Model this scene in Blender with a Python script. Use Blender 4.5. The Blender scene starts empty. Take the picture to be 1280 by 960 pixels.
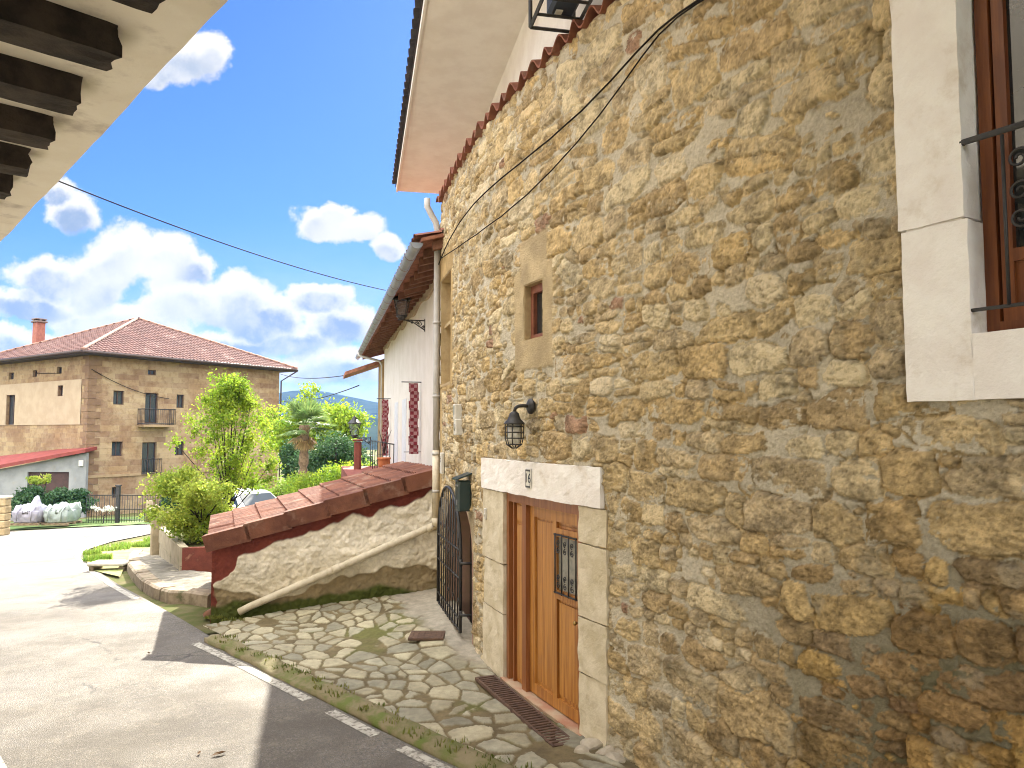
import bpy, bmesh, math, random
import numpy as np
from mathutils import Vector, Matrix
from mathutils.geometry import delaunay_2d_cdt
R = math.radians
rnd = random.Random(7)
scn = bpy.context.scene
COL = scn.collection

# ------------------------------------------------------------------ camera, sky, sun, exposure
EYE = 2.47
PITCH = math.atan(60 / 930)
cam = bpy.data.cameras.new('camera')
cam.sensor_width = 36
cam.lens = 36 * 930 / 1280
cam.clip_start = 0.05
cam.clip_end = 6000
co = bpy.data.objects.new('camera', cam)
co.location = (0, 0, EYE)
co.rotation_euler = (math.pi / 2 + PITCH, 0, 0)
COL.objects.link(co)
scn.camera = co

SUN_EL, SUN_AZ = R(32), R(-3)
sl = bpy.data.lights.new('sun', 'SUN')
sl.energy = 2.6
sl.angle = R(0.5)
sl.color = (1.0, 0.92, 0.78)
so = bpy.data.objects.new('sun', sl)
sd = Vector((math.sin(SUN_AZ) * math.cos(SUN_EL), math.cos(SUN_AZ) * math.cos(SUN_EL), math.sin(SUN_EL)))
so.rotation_euler = sd.to_track_quat('Z', 'Y').to_euler()
so.location = sd * 60
COL.objects.link(so)

scn.view_settings.view_transform = 'Standard'
scn.view_settings.look = 'None'
scn.view_settings.exposure = 2.8
scn.view_settings.gamma = 1.0
scn.view_settings.use_curve_mapping = False
SKY_STRENGTH = 0.05
scn.cycles.max_bounces = 8
scn.cycles.diffuse_bounces = 5
scn.cycles.glossy_bounces = 3
scn.cycles.transparent_max_bounces = 8
scn.cycles.use_denoising = True
scn.cycles.filter_width = 1.05
scn.cycles.caustics_reflective = False
scn.cycles.caustics_refractive = False
scn.cycles.sample_clamp_indirect = 6


def ray(px, py):
    v = (480 - py) / 930
    return Vector(((px - 640) / 930, math.cos(PITCH) - v * math.sin(PITCH), math.sin(PITCH) + v * math.cos(PITCH)))


CAMP = Vector((0, 0, EYE))


def Py(px, py, Y):
    d = ray(px, py)
    return CAMP + d * (Y / d.y)


def Pplane(px, py, p0, n):
    d = ray(px, py)
    t = (Vector(p0) - CAMP).dot(n) / d.dot(n)
    return CAMP + d * t


# world and clouds (clouds are drawn on the sky itself, by direction)
W_ = bpy.data.worlds.new('World')
scn.world = W_
W_.use_nodes = True
nt = W_.node_tree
nt.nodes.clear()


class NT:
    def __init__(s, nt):
        s.nt = nt

    def n(s, typ, **kw):
        nd = s.nt.nodes.new(typ)
        for k, v in kw.items():
            if k.startswith('i_'):
                key = k[2:]
                key = int(key) if key.isdigit() else key.replace('_', ' ')
                s.set(nd.inputs[key], v)
            else:
                setattr(nd, k, v)
        return nd

    def set(s, sock, v):
        if isinstance(v, bpy.types.NodeSocket):
            s.nt.links.new(v, sock)
        else:
            if hasattr(sock.default_value, '__len__') and not hasattr(v, '__len__'):
                v = [v] * len(sock.default_value)
            if hasattr(sock.default_value, '__len__') and len(sock.default_value) == 4 and len(v) == 3:
                v = (*v, 1)
            sock.default_value = v

    def m(s, op, a, b=0.0, c=0.0, clamp=False):
        nd = s.nt.nodes.new('ShaderNodeMath')
        nd.operation = op
        nd.use_clamp = clamp
        for i, v in enumerate((a, b, c)):
            s.set(nd.inputs[i], v)
        return nd.outputs[0]

    def v(s, op, a, b=(0, 0, 0), out=0):
        nd = s.nt.nodes.new('ShaderNodeVectorMath')
        nd.operation = op
        s.set(nd.inputs[0], a)
        if op == 'SCALE':
            s.set(nd.inputs[3], b)
        else:
            s.set(nd.inputs[1], b)
        return nd.outputs['Value'] if op in ('LENGTH', 'DOT_PRODUCT', 'DISTANCE') else nd.outputs[0]

    def mix(s, f, a, b, blend='MIX'):
        nd = s.nt.nodes.new('ShaderNodeMix')
        nd.data_type = 'RGBA'
        nd.blend_type = blend
        s.set(nd.inputs[0], f)
        s.set(nd.inputs[6], a)
        s.set(nd.inputs[7], b)
        return nd.outputs[2]

    def ramp(s, f, lo, hi, a=0.0, b=1.0):
        nd = s.nt.nodes.new('ShaderNodeMapRange')
        nd.interpolation_type = 'SMOOTHSTEP'
        s.set(nd.inputs[0], f)
        nd.inputs[1].default_value = lo
        nd.inputs[2].default_value = hi
        nd.inputs[3].default_value = a
        nd.inputs[4].default_value = b
        return nd.outputs[0]

    def noise(s, vec, scale, detail=4, rough=0.55, dist=0.0, out=0, dim='3D'):
        nd = s.nt.nodes.new('ShaderNodeTexNoise')
        nd.noise_dimensions = dim
        s.set(nd.inputs['Vector'], vec)
        nd.inputs['Scale'].default_value = scale
        nd.inputs['Detail'].default_value = detail
        nd.inputs['Roughness'].default_value = rough
        nd.inputs['Distortion'].default_value = dist
        return nd.outputs[out]


w = NT(nt)
sky = w.n('ShaderNodeTexSky', sky_type='NISHITA', sun_disc=False)
sky.sun_elevation = SUN_EL
sky.sun_rotation = SUN_AZ
sky.air_density = 1.3
sky.dust_density = 0.15
sky.ozone_density = 2.0
bg = w.n('ShaderNodeBackground', i_Strength=SKY_STRENGTH)
skc = w.mix(1.0, sky.outputs[0], (.125, .215, .46, 1), 'MULTIPLY')
nt.links.new(skc, bg.inputs[0])
gen = w.n('ShaderNodeTexCoord').outputs['Generated']
sep = w.n('ShaderNodeSeparateXYZ')
nt.links.new(gen, sep.inputs[0])
yy = w.m('MAXIMUM', sep.outputs[1], 0.08)
uv = w.n('ShaderNodeCombineXYZ', i_0=w.m('DIVIDE', sep.outputs[0], yy), i_1=w.m('DIVIDE', sep.outputs[2], yy)).outputs[0]
wn = w.noise(uv, 9, 5, 0.6, out=1)
uvw = w.v('ADD', uv, w.v('SCALE', w.v('SUBTRACT', wn, (0.5, 0.5, 0.5)), 0.05))
wn2 = w.noise(uv, 28, 4, 0.6, out=1)
uvw = w.v('ADD', uvw, w.v('SCALE', w.v('SUBTRACT', wn2, (0.5, 0.5, 0.5)), 0.022))
uvw = w.v('MULTIPLY', uvw, (1, 1, 0))
# each cloud lobe: centre and radii (in 930ths), softness weight
LOBES = [(228, 76, 60, 38), (262, 72, 34, 34), (200, 92, 40, 22),
         (405, 276, 48, 28), (445, 285, 45, 24), (480, 306, 32, 20), (418, 262, 30, 18),
         (92, 262, 42, 36), (150, 315, 62, 52), (205, 325, 62, 42), (120, 350, 52, 45), (70, 235, 28, 20), (238, 335, 36, 26),
         (40, 380, 90, 24), (110, 395, 80, 26), (10, 430, 110, 30), (150, 405, 120, 34), (230, 372, 70, 40), (60, 345, 60, 34),
         (300, 370, 56, 42), (330, 395, 70, 34), (262, 385, 44, 30), (405, 375, 48, 22), (420, 405, 60, 30), (365, 425, 90, 26),
         (420, 455, 120, 30), (300, 430, 120, 22), (640, 440, 160, 40), (-150, 380, 130, 60), (-330, 300, 150, 70),
         (900, 330, 160, 60), (1150, 200, 180, 70), (1400, 380, 200, 60), (700, 120, 90, 40)]
def lobes(dy, k):
    dn = None
    for (cx, cy, rx, ry) in LOBES:
        d = ray(cx, cy + dy * ry)
        c = (d.x / d.y, d.z / d.y, 0)
        q = w.v('MULTIPLY', w.v('SUBTRACT', uvw, c), (930 / (rx * k), 930 / (ry * k), 0))
        ln = w.m('SUBTRACT', 1.0, w.v('LENGTH', q))
        dn = ln if dn is None else w.m('SMOOTH_MAX', dn, ln, 0.12)
    return dn


fb = w.m('ADD', w.m('MULTIPLY', w.m('SUBTRACT', w.noise(uv, 22, 8, 0.62), 0.5), .9), w.m('MULTIPLY', w.m('SUBTRACT', w.noise(uv, 9, 4, 0.5), 0.5), .8))
dens = w.m('ADD', lobes(0, 1), fb)
under = w.m('ADD', lobes(.38, .92), w.m('MULTIPLY', fb, .8))
alpha = w.ramp(w.m('ADD', dens, w.m('MULTIPLY', w.m('SUBTRACT', w.noise(uv, 60, 6, .7), .5), .35)), 0.0, 0.34)
vv = w.n('ShaderNodeSeparateXYZ')
nt.links.new(uv, vv.inputs[0])
shd = w.noise(w.v('ADD', uv, (0.012, 0.02, .3)), 16, 7, 0.62)
core = w.m('MULTIPLY', w.ramp(under, 0.16, 0.62), w.ramp(shd, 0.28, 0.62, .35, 1.0))
core = w.m('MULTIPLY', core, w.ramp(w.noise(uv, 5, 3, 0.5), 0.32, 0.58, .15, 1.0))
veil = w.m('MULTIPLY', w.ramp(vv.outputs[1], 0.30, 0.02), w.ramp(w.noise(w.v('MULTIPLY', uv, (1, 2.6, 1)), 5, 6, 0.6), 0.34, 0.70, 0.25, 1.0))
front = w.ramp(sep.outputs[1], 0.08, 0.2)
fill_clouds = w.m('MULTIPLY', w.ramp(w.noise(w.v('MULTIPLY', gen, (1, 1, 2)), 2.2, 6, .6), .34, .50), w.m('MAXIMUM', w.ramp(sep.outputs[1], .02, -.15), w.ramp(sep.outputs[2], .70, .84)))  # unseen clouds behind and overhead, added as fill light
alpha = w.m('MAXIMUM', w.m('MULTIPLY', w.m('MAXIMUM', alpha, w.m('MULTIPLY', veil, 0.6)), front), fill_clouds)
ccol = w.mix(core, (1.0, .98, .95, 1), (0.36, 0.47, 0.64, 1))
bg2 = w.n('ShaderNodeBackground', i_0=ccol, i_Strength=w.m('MAXIMUM', w.ramp(sep.outputs[1], .1, -.1, .155, .75), w.ramp(sep.outputs[2], .66, .84, .155, 1.7)))  # rear and overhead clouds brightened beyond the front ones for fill
ms = w.n('ShaderNodeMixShader', i_0=alpha, i_1=bg.outputs[0], i_2=bg2.outputs[0])
wo = w.n('ShaderNodeOutputWorld', i_0=ms.outputs[0])

# ------------------------------------------------------------------ materials
MATS = {}


def mat(name, col, col2=None, rough=0.85, nscale=6, bump=0.0, bscale=40, metal=0.0, vcol=False, spec=0.35, lo=0.35, hi=0.65,
        dirt=None, dscale=2.0, dlo=.55, dhi=.75, coords='Object', stretch=(1, 1, 1), detail=5, transl=0.0, island=0.0, bdist=0.01):
    if name in MATS:
        return MATS[name]
    m = bpy.data.materials.new(name)
    m.use_nodes = True
    t = NT(m.node_tree)
    p = m.node_tree.nodes['Principled BSDF']
    tc = t.n('ShaderNodeTexCoord').outputs[coords]
    tc = t.v('MULTIPLY', tc, stretch)
    if vcol:
        a = t.n('ShaderNodeAttribute', attribute_name='Col')
        c = a.outputs['Color']
        f = t.noise(tc, nscale, detail, 0.62)
        c = t.mix(1.0, c, t.mix(t.ramp(f, lo - .1, hi + .1), (col[0],) * 3 if not hasattr(col[0], '__len__') else col, (1, 1, 1)), 'MULTIPLY')
        c = t.mix(t.m('MULTIPLY', t.ramp(t.noise(tc, nscale * 7, 3, .6), .5, .75), .28), c, t.mix(1.0, c, (.45, .42, .36), 'MULTIPLY'))
    else:
        f = t.noise(tc, nscale, detail, 0.6)
        c = t.mix(t.ramp(f, lo, hi), col, col2 if col2 else tuple(x * 0.8 for x in col))
    if dirt:
        c = t.mix(t.ramp(t.noise(tc, dscale, 6, .65), dlo, dhi), c, dirt)
    if island:
        g = t.n('ShaderNodeNewGeometry').outputs['Random Per Island']
        hs = t.n('ShaderNodeHueSaturation', i_Color=c)
        t.set(hs.inputs['Value'], t.m('ADD', 1 - island, t.m('MULTIPLY', g, island * 2)))
        t.set(hs.inputs['Hue'], t.m('ADD', .48, t.m('MULTIPLY', t.m('FRACT', t.m('MULTIPLY', g, 17.3)), .035)))
        c = hs.outputs[0]
    t.set(p.inputs['Base Color'], c)
    p.inputs['Roughness'].default_value = rough
    p.inputs['Metallic'].default_value = metal
    p.inputs['Specular IOR Level'].default_value = spec
    if bump:
        b = t.n('ShaderNodeBump', i_Strength=bump, i_Distance=bdist)
        t.set(b.inputs['Height'], t.noise(tc, bscale, 6, .65))
        t.set(p.inputs['Normal'], b.outputs[0])
    if transl:
        tr = t.n('ShaderNodeBsdfTranslucent', i_Color=c)
        mx = t.n('ShaderNodeMixShader', i_0=transl, i_1=p.outputs[0], i_2=tr.outputs[0])
        t.set(m.node_tree.nodes['Material Output'].inputs[0], mx.outputs[0])
    MATS[name] = m
    return m


# ------------------------------------------------------------------ object helpers
def tag(o, label=None, cat=None, group=None, kind=None):
    if label:
        o['label'] = label
    if cat:
        o['category'] = cat
    if group:
        o['group'] = group
    if kind:
        o['kind'] = kind
    return o


def thing(name, label, cat, loc=(0, 0, 0), rz=0, group=None):
    o = bpy.data.objects.new(name, None)
    o.empty_display_size = .1
    o.location = loc
    o.rotation_euler = (0, 0, rz)
    COL.objects.link(o)
    return tag(o, label, cat, group)


def link(name, me, mtl, parent=None):
    o = bpy.data.objects.new(name, me)
    if mtl:
        for m in (mtl if isinstance(mtl, (list, tuple)) else [mtl]):
            me.materials.append(m)
    COL.objects.link(o)
    if parent:
        o.parent = parent
    return o


def np_mesh(name, V, F, smooth=True, col=None):
    """V (n,3) array, F (m,4) or (m,3) int array"""
    me = bpy.data.meshes.new(name)
    V = np.asarray(V, np.float32)
    F = np.asarray(F, np.int32)
    k = F.shape[1]
    me.vertices.add(len(V))
    me.vertices.foreach_set('co', V.ravel())
    me.loops.add(F.size)
    me.loops.foreach_set('vertex_index', F.ravel())
    me.polygons.add(len(F))
    me.polygons.foreach_set('loop_start', np.arange(0, F.size, k, dtype=np.int32))
    me.polygons.foreach_set('loop_total', np.full(len(F), k, np.int32))
    me.polygons.foreach_set('use_smooth', np.full(len(F), smooth, bool))
    me.update(calc_edges=True)
    if col is not None:
        a = me.color_attributes.new('Col', 'FLOAT_COLOR', 'POINT')
        c = np.ones((len(V), 4), np.float32)
        c[:, :3] = col
        a.data.foreach_set('color', c.ravel())
    me.validate()
    return me


def copy_tree(o, parent=None):
    c = o.copy()
    COL.objects.link(c)
    c.parent = parent
    for ch in list(o.children):
        copy_tree(ch, c)
    return c


class MB:
    def __init__(s):
        s.v, s.f, s.sm = [], [], []

    def add(s, vs, fs, smooth=False):
        b = len(s.v)
        s.v += [tuple(x) for x in vs]
        s.f += [tuple(i + b for i in f) for f in fs]
        s.sm += [smooth] * len(fs)
        return s

    def fbox(s, f, n=(1, 1, 1)):
        """box surface mapped through f(u,v,w) with n subdivisions"""
        nu, nv, nw = n
        ids, vs, fs = {}, [], []

        def vid(i, j, k):
            key = (i, j, k)
            if key not in ids:
                ids[key] = len(vs)
                vs.append(f(i / nu, j / nv, k / nw))
            return ids[key]
        for i in range(nu):
            for j in range(nv):
                fs.append([vid(i, j, 0), vid(i, j + 1, 0), vid(i + 1, j + 1, 0), vid(i + 1, j, 0)])
                fs.append([vid(i, j, nw), vid(i + 1, j, nw), vid(i + 1, j + 1, nw), vid(i, j + 1, nw)])
        for i in range(nu):
            for k in range(nw):
                fs.append([vid(i, 0, k), vid(i + 1, 0, k), vid(i + 1, 0, k + 1), vid(i, 0, k + 1)])
                fs.append([vid(i, nv, k), vid(i, nv, k + 1), vid(i + 1, nv, k + 1), vid(i + 1, nv, k)])
        for j in range(nv):
            for k in range(nw):
                fs.append([vid(0, j, k), vid(0, j, k + 1), vid(0, j + 1, k + 1), vid(0, j + 1, k)])
                fs.append([vid(nu, j, k), vid(nu, j + 1, k), vid(nu, j + 1, k + 1), vid(nu, j, k + 1)])
        return s.add(vs, fs, False)

    def box(s, c, size, ax=None, bev=0.0):
        """ax: (X,Y,Z) unit vectors"""
        c = Vector(c)
        X, Y, Z = ax if ax else (Vector((1, 0, 0)), Vector((0, 1, 0)), Vector((0, 0, 1)))
        hx, hy, hz = size[0] / 2, size[1] / 2, size[2] / 2
        if bev <= 0:
            return s.fbox(lambda u, v, w_: c + X * (hx * (2 * u - 1)) + Y * (hy * (2 * v - 1)) + Z * (hz * (2 * w_ - 1)))
        b = min(bev, hx * .9, hy * .9, hz * .9)

        vs, fs, idx = [], [], {}
        for sx in (-1, 1):
            for sy in (-1, 1):
                for sz in (-1, 1):
                    for a in range(3):
                        h = [hx - b, hy - b, hz - b]
                        h[a] += b
                        idx[(sx, sy, sz, a)] = len(vs)
                        vs.append(c + X * sx * h[0] + Y * sy * h[1] + Z * sz * h[2])
        I = idx
        for a in range(3):
            b1, b2 = (a + 1) % 3, (a + 2) % 3
            for sa in (-1, 1):
                q = []
                for (p1, p2) in ((-1, -1), (1, -1), (1, 1), (-1, 1)):
                    k = [0, 0, 0]
                    k[a], k[b1], k[b2] = sa, p1, p2
                    q.append(I[(*k, a)])
                fs.append(q if sa > 0 else q[::-1])
            for s1 in (-1, 1):
                for s2 in (-1, 1):
                    k0, k1 = [0, 0, 0], [0, 0, 0]
                    k0[b1] = k1[b1] = s1
                    k0[b2] = k1[b2] = s2
                    k0[a], k1[a] = -1, 1
                    fs.append([I[(*k0, b1)], I[(*k1, b1)], I[(*k1, b2)], I[(*k0, b2)]])
        for sx in (-1, 1):
            for sy in (-1, 1):
                for sz in (-1, 1):
                    fs.append([I[(sx, sy, sz, a)] for a in range(3)])
        return s.add(vs, fs)

    def tube(s, pts, r, n=8, cap=True, smooth=True):
        pts = [Vector(p) for p in pts]
        rs = r if isinstance(r, (list, tuple)) else [r] * len(pts)
        vs, fs = [], []
        prev = None
        for i, p in enumerate(pts):
            t = (pts[min(i + 1, len(pts) - 1)] - pts[max(i - 1, 0)])
            t.normalize()
            if prev is None:
                a = Vector((0, 0, 1)) if abs(t.z) < .9 else Vector((1, 0, 0))
                nrm = t.cross(a).normalized()
            else:
                nrm = (prev - t * prev.dot(t)).normalized()
            prev = nrm
            b = t.cross(nrm)
            for k in range(n):
                an = 2 * math.pi * k / n
                vs.append(p + (nrm * math.cos(an) + b * math.sin(an)) * rs[i])
        for i in range(len(pts) - 1):
            for k in range(n):
                fs.append([i * n + k, i * n + (k + 1) % n, (i + 1) * n + (k + 1) % n, (i + 1) * n + k])
        s.add(vs, fs, smooth)
        if cap:
            L = len(pts) - 1
            b0 = len(s.v) - len(vs)
            s.f.append(tuple(b0 + k for k in range(n))[::-1]); s.sm.append(False)
            s.f.append(tuple(b0 + L * n + k for k in range(n))); s.sm.append(False)
        return s

    def lathe(s, c, prof, n=16, ax=None):
        X, Y, Z = ax if ax else (Vector((1, 0, 0)), Vector((0, 1, 0)), Vector((0, 0, 1)))
        c = Vector(c)
        vs, fs = [], []
        for (r, z) in prof:
            for k in range(n):
                an = 2 * math.pi * k / n
                vs.append(c + X * r * math.cos(an) + Y * r * math.sin(an) + Z * z)
        for i in range(len(prof) - 1):
            for k in range(n):
                fs.append([i * n + k, i * n + (k + 1) % n, (i + 1) * n + (k + 1) % n, (i + 1) * n + k])
        fs.append([k for k in range(n)][::-1])
        fs.append([(len(prof) - 1) * n + k for k in range(n)])
        return s.add(vs, fs, True)

    def prism(s, pts, d):
        """polygon points (3D) extruded by vector d"""
        d = Vector(d)
        pts = [Vector(p) for p in pts]
        n = len(pts)
        vs = pts + [p + d for p in pts]
        fs = [list(range(n))[::-1], list(range(n, 2 * n))]
        for i in range(n):
            fs.append([i, (i + 1) % n, n + (i + 1) % n, n + i])
        return s.add(vs, fs)

    def mesh(s, name):
        me = bpy.data.meshes.new(name)
        me.from_pydata(s.v, [], s.f)
        me.polygons.foreach_set('use_smooth', s.sm)
        bm = bmesh.new()
        bm.from_mesh(me)
        bmesh.ops.recalc_face_normals(bm, faces=bm.faces)
        bm.to_mesh(me)
        bm.free()
        return me

    def build(s, name, mtl, parent=None):
        return link(name, s.mesh(name), mtl, parent)


# numpy value noise
def vnoise(x, y, scale, seed=0):
    x = x * scale
    y = y * scale
    xi = np.floor(x).astype(np.int64)
    yi = np.floor(y).astype(np.int64)
    fx = x - xi
    fy = y - yi
    fx = fx * fx * fx * (fx * (fx * 6 - 15) + 10)
    fy = fy * fy * fy * (fy * (fy * 6 - 15) + 10)

    def h(a, b):
        k = (a * 374761393 + b * 668265263 + seed * 974634721) & 0xFFFFFFFF
        k = ((k ^ (k >> 13)) * 1274126177) & 0xFFFFFFFF
        k = (k ^ (k >> 16)) & 0xFFFFFFFF
        return k / 4294967295.0
    return (h(xi, yi) * (1 - fx) + h(xi + 1, yi) * fx) * (1 - fy) + (h(xi, yi + 1) * (1 - fx) + h(xi + 1, yi + 1) * fx) * fy - .5


def fbm(x, y, scale, seed=0, oct=4, gain=.5):
    a, s = 1.0, 0.0
    for o in range(oct):
        s = s + a * vnoise(x, y, scale * 2.03 ** o, seed + 31 * o)
        a *= gain
    return s


def sst(x, a, b):
    t = np.clip((x - a) / (b - a), 0, 1)
    return t * t * (3 - 2 * t)


def sp(x):
    return math.log1p(math.exp(min(x, 40))) if x < 40 else x


# ------------------------------------------------------------------ ground
A43 = R(43)
S43, C43 = math.sin(A43), math.cos(A43)


def G(u, o):
    return (-S43 * u + C43 * o, C43 * u + S43 * o)


def uo(x, y):
    return (-S43 * x + C43 * y, C43 * x + S43 * y)


def T(x, y):
    u = uo(x, y)[0]
    u1 = min(u, 110)
    return -.1 - .06 * sp(u1 - 9) + .12 * sp(3.5 - u)


def Pg(px, py):
    """where a pixel's ray meets the street"""
    d = ray(px, py)
    t0, t1 = .5, 400
    f = lambda t: (CAMP + d * t).z - T((CAMP + d * t).x, (CAMP + d * t).y)
    for _ in range(60):
        m_ = (t0 + t1) / 2
        if f(m_) > 0:
            t0 = m_
        else:
            t1 = m_
    return CAMP + d * t0


def sheet(name, outline, mtl, zf, step=.5, far=None):
    """flat polygon (plan outline) laid on the terrain as one sheet"""
    pts = [Vector((p[0], p[1])) for p in outline]
    den = []
    for i, p in enumerate(pts):
        q = pts[(i + 1) % len(pts)]
        k = max(1, int((q - p).length / step))
        den += [p.lerp(q, j / k) for j in range(k)]
    n = len(den)
    xs = [p.x for p in den]
    ys = [p.y for p in den]
    inner = []

    def inside(x, y):
        c = False
        for i in range(n):
            a, b = den[i], den[i - 1]
            if (a.y > y) != (b.y > y) and x < (b.x - a.x) * (y - a.y) / (b.y - a.y) + a.x:
                c = not c
        return c
    y = min(ys)
    while y < max(ys):
        x = min(xs)
        while x < max(xs):
            if inside(x, y):
                inner.append(Vector((x + rnd.uniform(-.05, .05), y + rnd.uniform(-.05, .05))))
            x += step
        y += step
    r = delaunay_2d_cdt(den + inner, [(i, (i + 1) % n) for i in range(n)], [], 1, 1e-4)
    V = [(p.x, p.y, zf(p.x, p.y)) for p in r[0]]
    me = bpy.data.meshes.new(name)
    me.from_pydata(V, [], [f for f in r[2]])
    bm = bmesh.new()
    bm.from_mesh(me)
    bmesh.ops.recalc_face_normals(bm, faces=bm.faces)
    if sum(f.normal.z for f in bm.faces) < 0:
        bmesh.ops.reverse_faces(bm, faces=bm.faces)
    for f in bm.faces:
        f.smooth = True
    bm.to_mesh(me)
    bm.free()
    return link(name, me, mtl)


asphalt = mat('asphalt', (.13, .114, .09), (.165, .145, .113), rough=.66, nscale=.9, bump=.0, spec=.4, dirt=(.11, .104, .10), dscale=.55, dlo=.5, dhi=.7)
_t = NT(asphalt.node_tree)
_p = asphalt.node_tree.nodes['Principled BSDF']
_tc = _t.n('ShaderNodeTexCoord').outputs['Object']
_src = _p.inputs['Base Color'].links[0].from_socket
_v = _t.n('ShaderNodeTexVoronoi', i_Scale=110.0)
_t.set(_v.inputs['Vector'], _tc)
_sep = _t.n('ShaderNodeSeparateColor')
_t.set(_sep.inputs[0], _v.outputs['Color'])
_c = _t.mix(_t.ramp(_sep.outputs[0], .6, .98), _src, (.24, .225, .20, 1))
_c = _t.mix(_t.ramp(_sep.outputs[1], .65, .95), _c, (.075, .07, .066, 1))
_c = _t.mix(_t.m('MULTIPLY', _t.ramp(_t.noise(_tc, 14, 4, .7), .5, .66), .45), _c, (.085, .08, .078, 1))
_t.set(_p.inputs['Base Color'], _c)
_wp = _t.v('ADD', _tc, _t.v('SCALE', _t.noise(_tc, 2.5, 5, .6, out=1), .35))
_cr = _t.n('ShaderNodeTexVoronoi', feature='DISTANCE_TO_EDGE', i_Scale=.42)
_t.set(_cr.inputs['Vector'], _wp)
_cm = _t.m('MULTIPLY', _t.ramp(_cr.outputs['Distance'], .010, .002), _t.ramp(_t.noise(_tc, .7, 3), .48, .56))
_c = _t.mix(_t.m('MULTIPLY', _cm, .75), _c, (.03, .028, .026, 1))
_c = _t.mix(_t.m('MULTIPLY', _t.ramp(_t.noise(_tc, 1.7, 6, .7), .46, .60), .55), _c, (.085, .075, .06, 1))
_c = _t.mix(_t.m('MULTIPLY', _t.ramp(_t.noise(_t.v('ADD', _tc, (7, 3, 1)), .35, 5, .6), .5, .56), .35), _c, (.10, .085, .066, 1))
_c = _t.mix(_t.m('MULTIPLY', _t.ramp(_t.noise(_tc, 5.5, 6, .7), .58, .66), .35), _c, (.23, .20, .155, 1))
_t.set(_p.inputs['Base Color'], _c)
_t.set(_p.inputs['Roughness'], _t.ramp(_t.noise(_tc, .55, 4, .6), .35, .65, .60, .88))
_b = _t.n('ShaderNodeBump', i_Strength=.9, i_Distance=.006)
_t.set(_b.inputs['Height'], _t.m('ADD', _t.m('MULTIPLY', _v.outputs['Distance'], 1.0), _t.noise(_tc, 200, 3)))
_t.set(_p.inputs['Normal'], _b.outputs[0])
soil = mat('soil', (.08, .095, .03), (.13, .115, .06), rough=1.0, spec=.05, nscale=3, bump=.6, bscale=30)
# ground: one sheet to the horizon
gx = np.concatenate([np.linspace(-900, -60, 22), np.arange(-56, 30, 2.0), np.linspace(34, 900, 22)])
gy = np.concatenate([np.linspace(-300, -12, 10), np.arange(-8, 70, 2.0), np.linspace(75, 1500, 26)])
V = [(x, y, T(x, y) - .03) for y in gy for x in gx]
nx = len(gx)
F = [(j * nx + i, j * nx + i + 1, (j + 1) * nx + i + 1, (j + 1) * nx + i) for j in range(len(gy) - 1) for i in range(nx - 1)]
tag(link('ground', np_mesh('ground', V, F), soil), 'grassy earth ground under the village', 'ground', kind='structure')

edge_px = [(180, 748), (150, 732), (122, 714), (107, 703), (103, 694), (112, 686), (140, 677), (185, 668), (230, 663)]
Redge = [G(u, 3.65) for u in (-14, -9, -4, 0, 4, 8)] + [Pg(*p).xy[:] for p in edge_px]
lastp = Redge[-1]
far_y = 33.5
outline = Redge + [(4, 31), (30, 37), (30, 44), (-4, 38), (-14, 34.5), (-24, far_y), (-45, far_y + 1), (-45, 20)] + [G(u, 1.0) for u in (22, 16, 12, 8, 4, 0, -4, -9, -14)]
tag(sheet('road', outline, asphalt, lambda x, y: T(x, y) + .004, .7), 'worn grey asphalt road bending past the garden', 'road', kind='structure')
# painted edge lines
paint = mat('road_paint', (.46, .44, .38), (.30, .28, .24), rough=.8, nscale=9, lo=.35, hi=.65, bump=.4, bscale=120, dirt=(.16, .145, .12), dscale=22, dlo=.50, dhi=.58)


def strip(name, pts, wd, mtl, dz=.008):
    m = MB()
    L, Rr = [], []
    for i, p in enumerate(pts):
        a = Vector(pts[max(i - 1, 0)][:2])
        b = Vector(pts[min(i + 1, len(pts) - 1)][:2])
        t = (b - a).normalized()
        n = Vector((-t.y, t.x))
        for sgn, arr in ((-1, L), (1, Rr)):
            q = Vector(p[:2]) + n * sgn * wd / 2
            arr.append((q.x, q.y, T(q.x, q.y) + dz))
    k = len(pts)
    m.add(L + Rr, [(i, i + 1, k + i + 1, k + i) for i in range(k - 1)], True)
    return m.build(name, mtl)


def dense(pts, st=.25):
    out = []
    for a, b in zip(pts[:-1], pts[1:]):
        a, b = Vector(a[:2]), Vector(b[:2])
        k = max(1, int((b - a).length / st))
        out += [a.lerp(b, j / k) for j in range(k)]
    return out + [Vector(pts[-1][:2])]


upx = lambda px, py: uo(*Pg(px, py).xy)[0]
for (u0, u1, nm) in ((upx(650, 964), upx(538, 923), 'nearest'), (upx(507, 908), upx(444, 881), 'middle'), (upx(421, 866), 9.6, 'long')):
    tag(strip('edge_line', dense([G(u0, 3.56), G(u1, 3.56)]), .11, paint),
        {'nearest': 'white painted road dash nearest the camera beside the mossy kerb', 'middle': 'short middle white dash beside the mossy kerb',
         'long': 'long white edge line running on toward the bend'}[nm], 'road marking', 'white dashes along the road edge', 'structure')
inner_curve = [Vector(p) for p in Redge[6:14]]
tag(strip('edge_line', dense([Vector(p) + Vector((-.10, -.06)) for p in inner_curve]), .12, paint), 'white edge line curving round the bend by the planter', 'road marking', 'white dashes along the road edge', 'structure')
tag(strip('edge_line', dense([G(u, 1.12) for u in (0, 4, 8, 12)]), .12, paint), 'white edge line on the left side of the road', 'road marking', 'white dashes along the road edge', 'structure')

# ------------------------------------------------------------------ the curved stone wall: path by arc length
KA = [(-7, 13.5), (-4.5, 14.0), (-2.8, 16.5), (-1.4, 22.5), (0, 27.5), (1.5, 30), (3, 31.5), (5, 35), (9, 42)]


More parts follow.
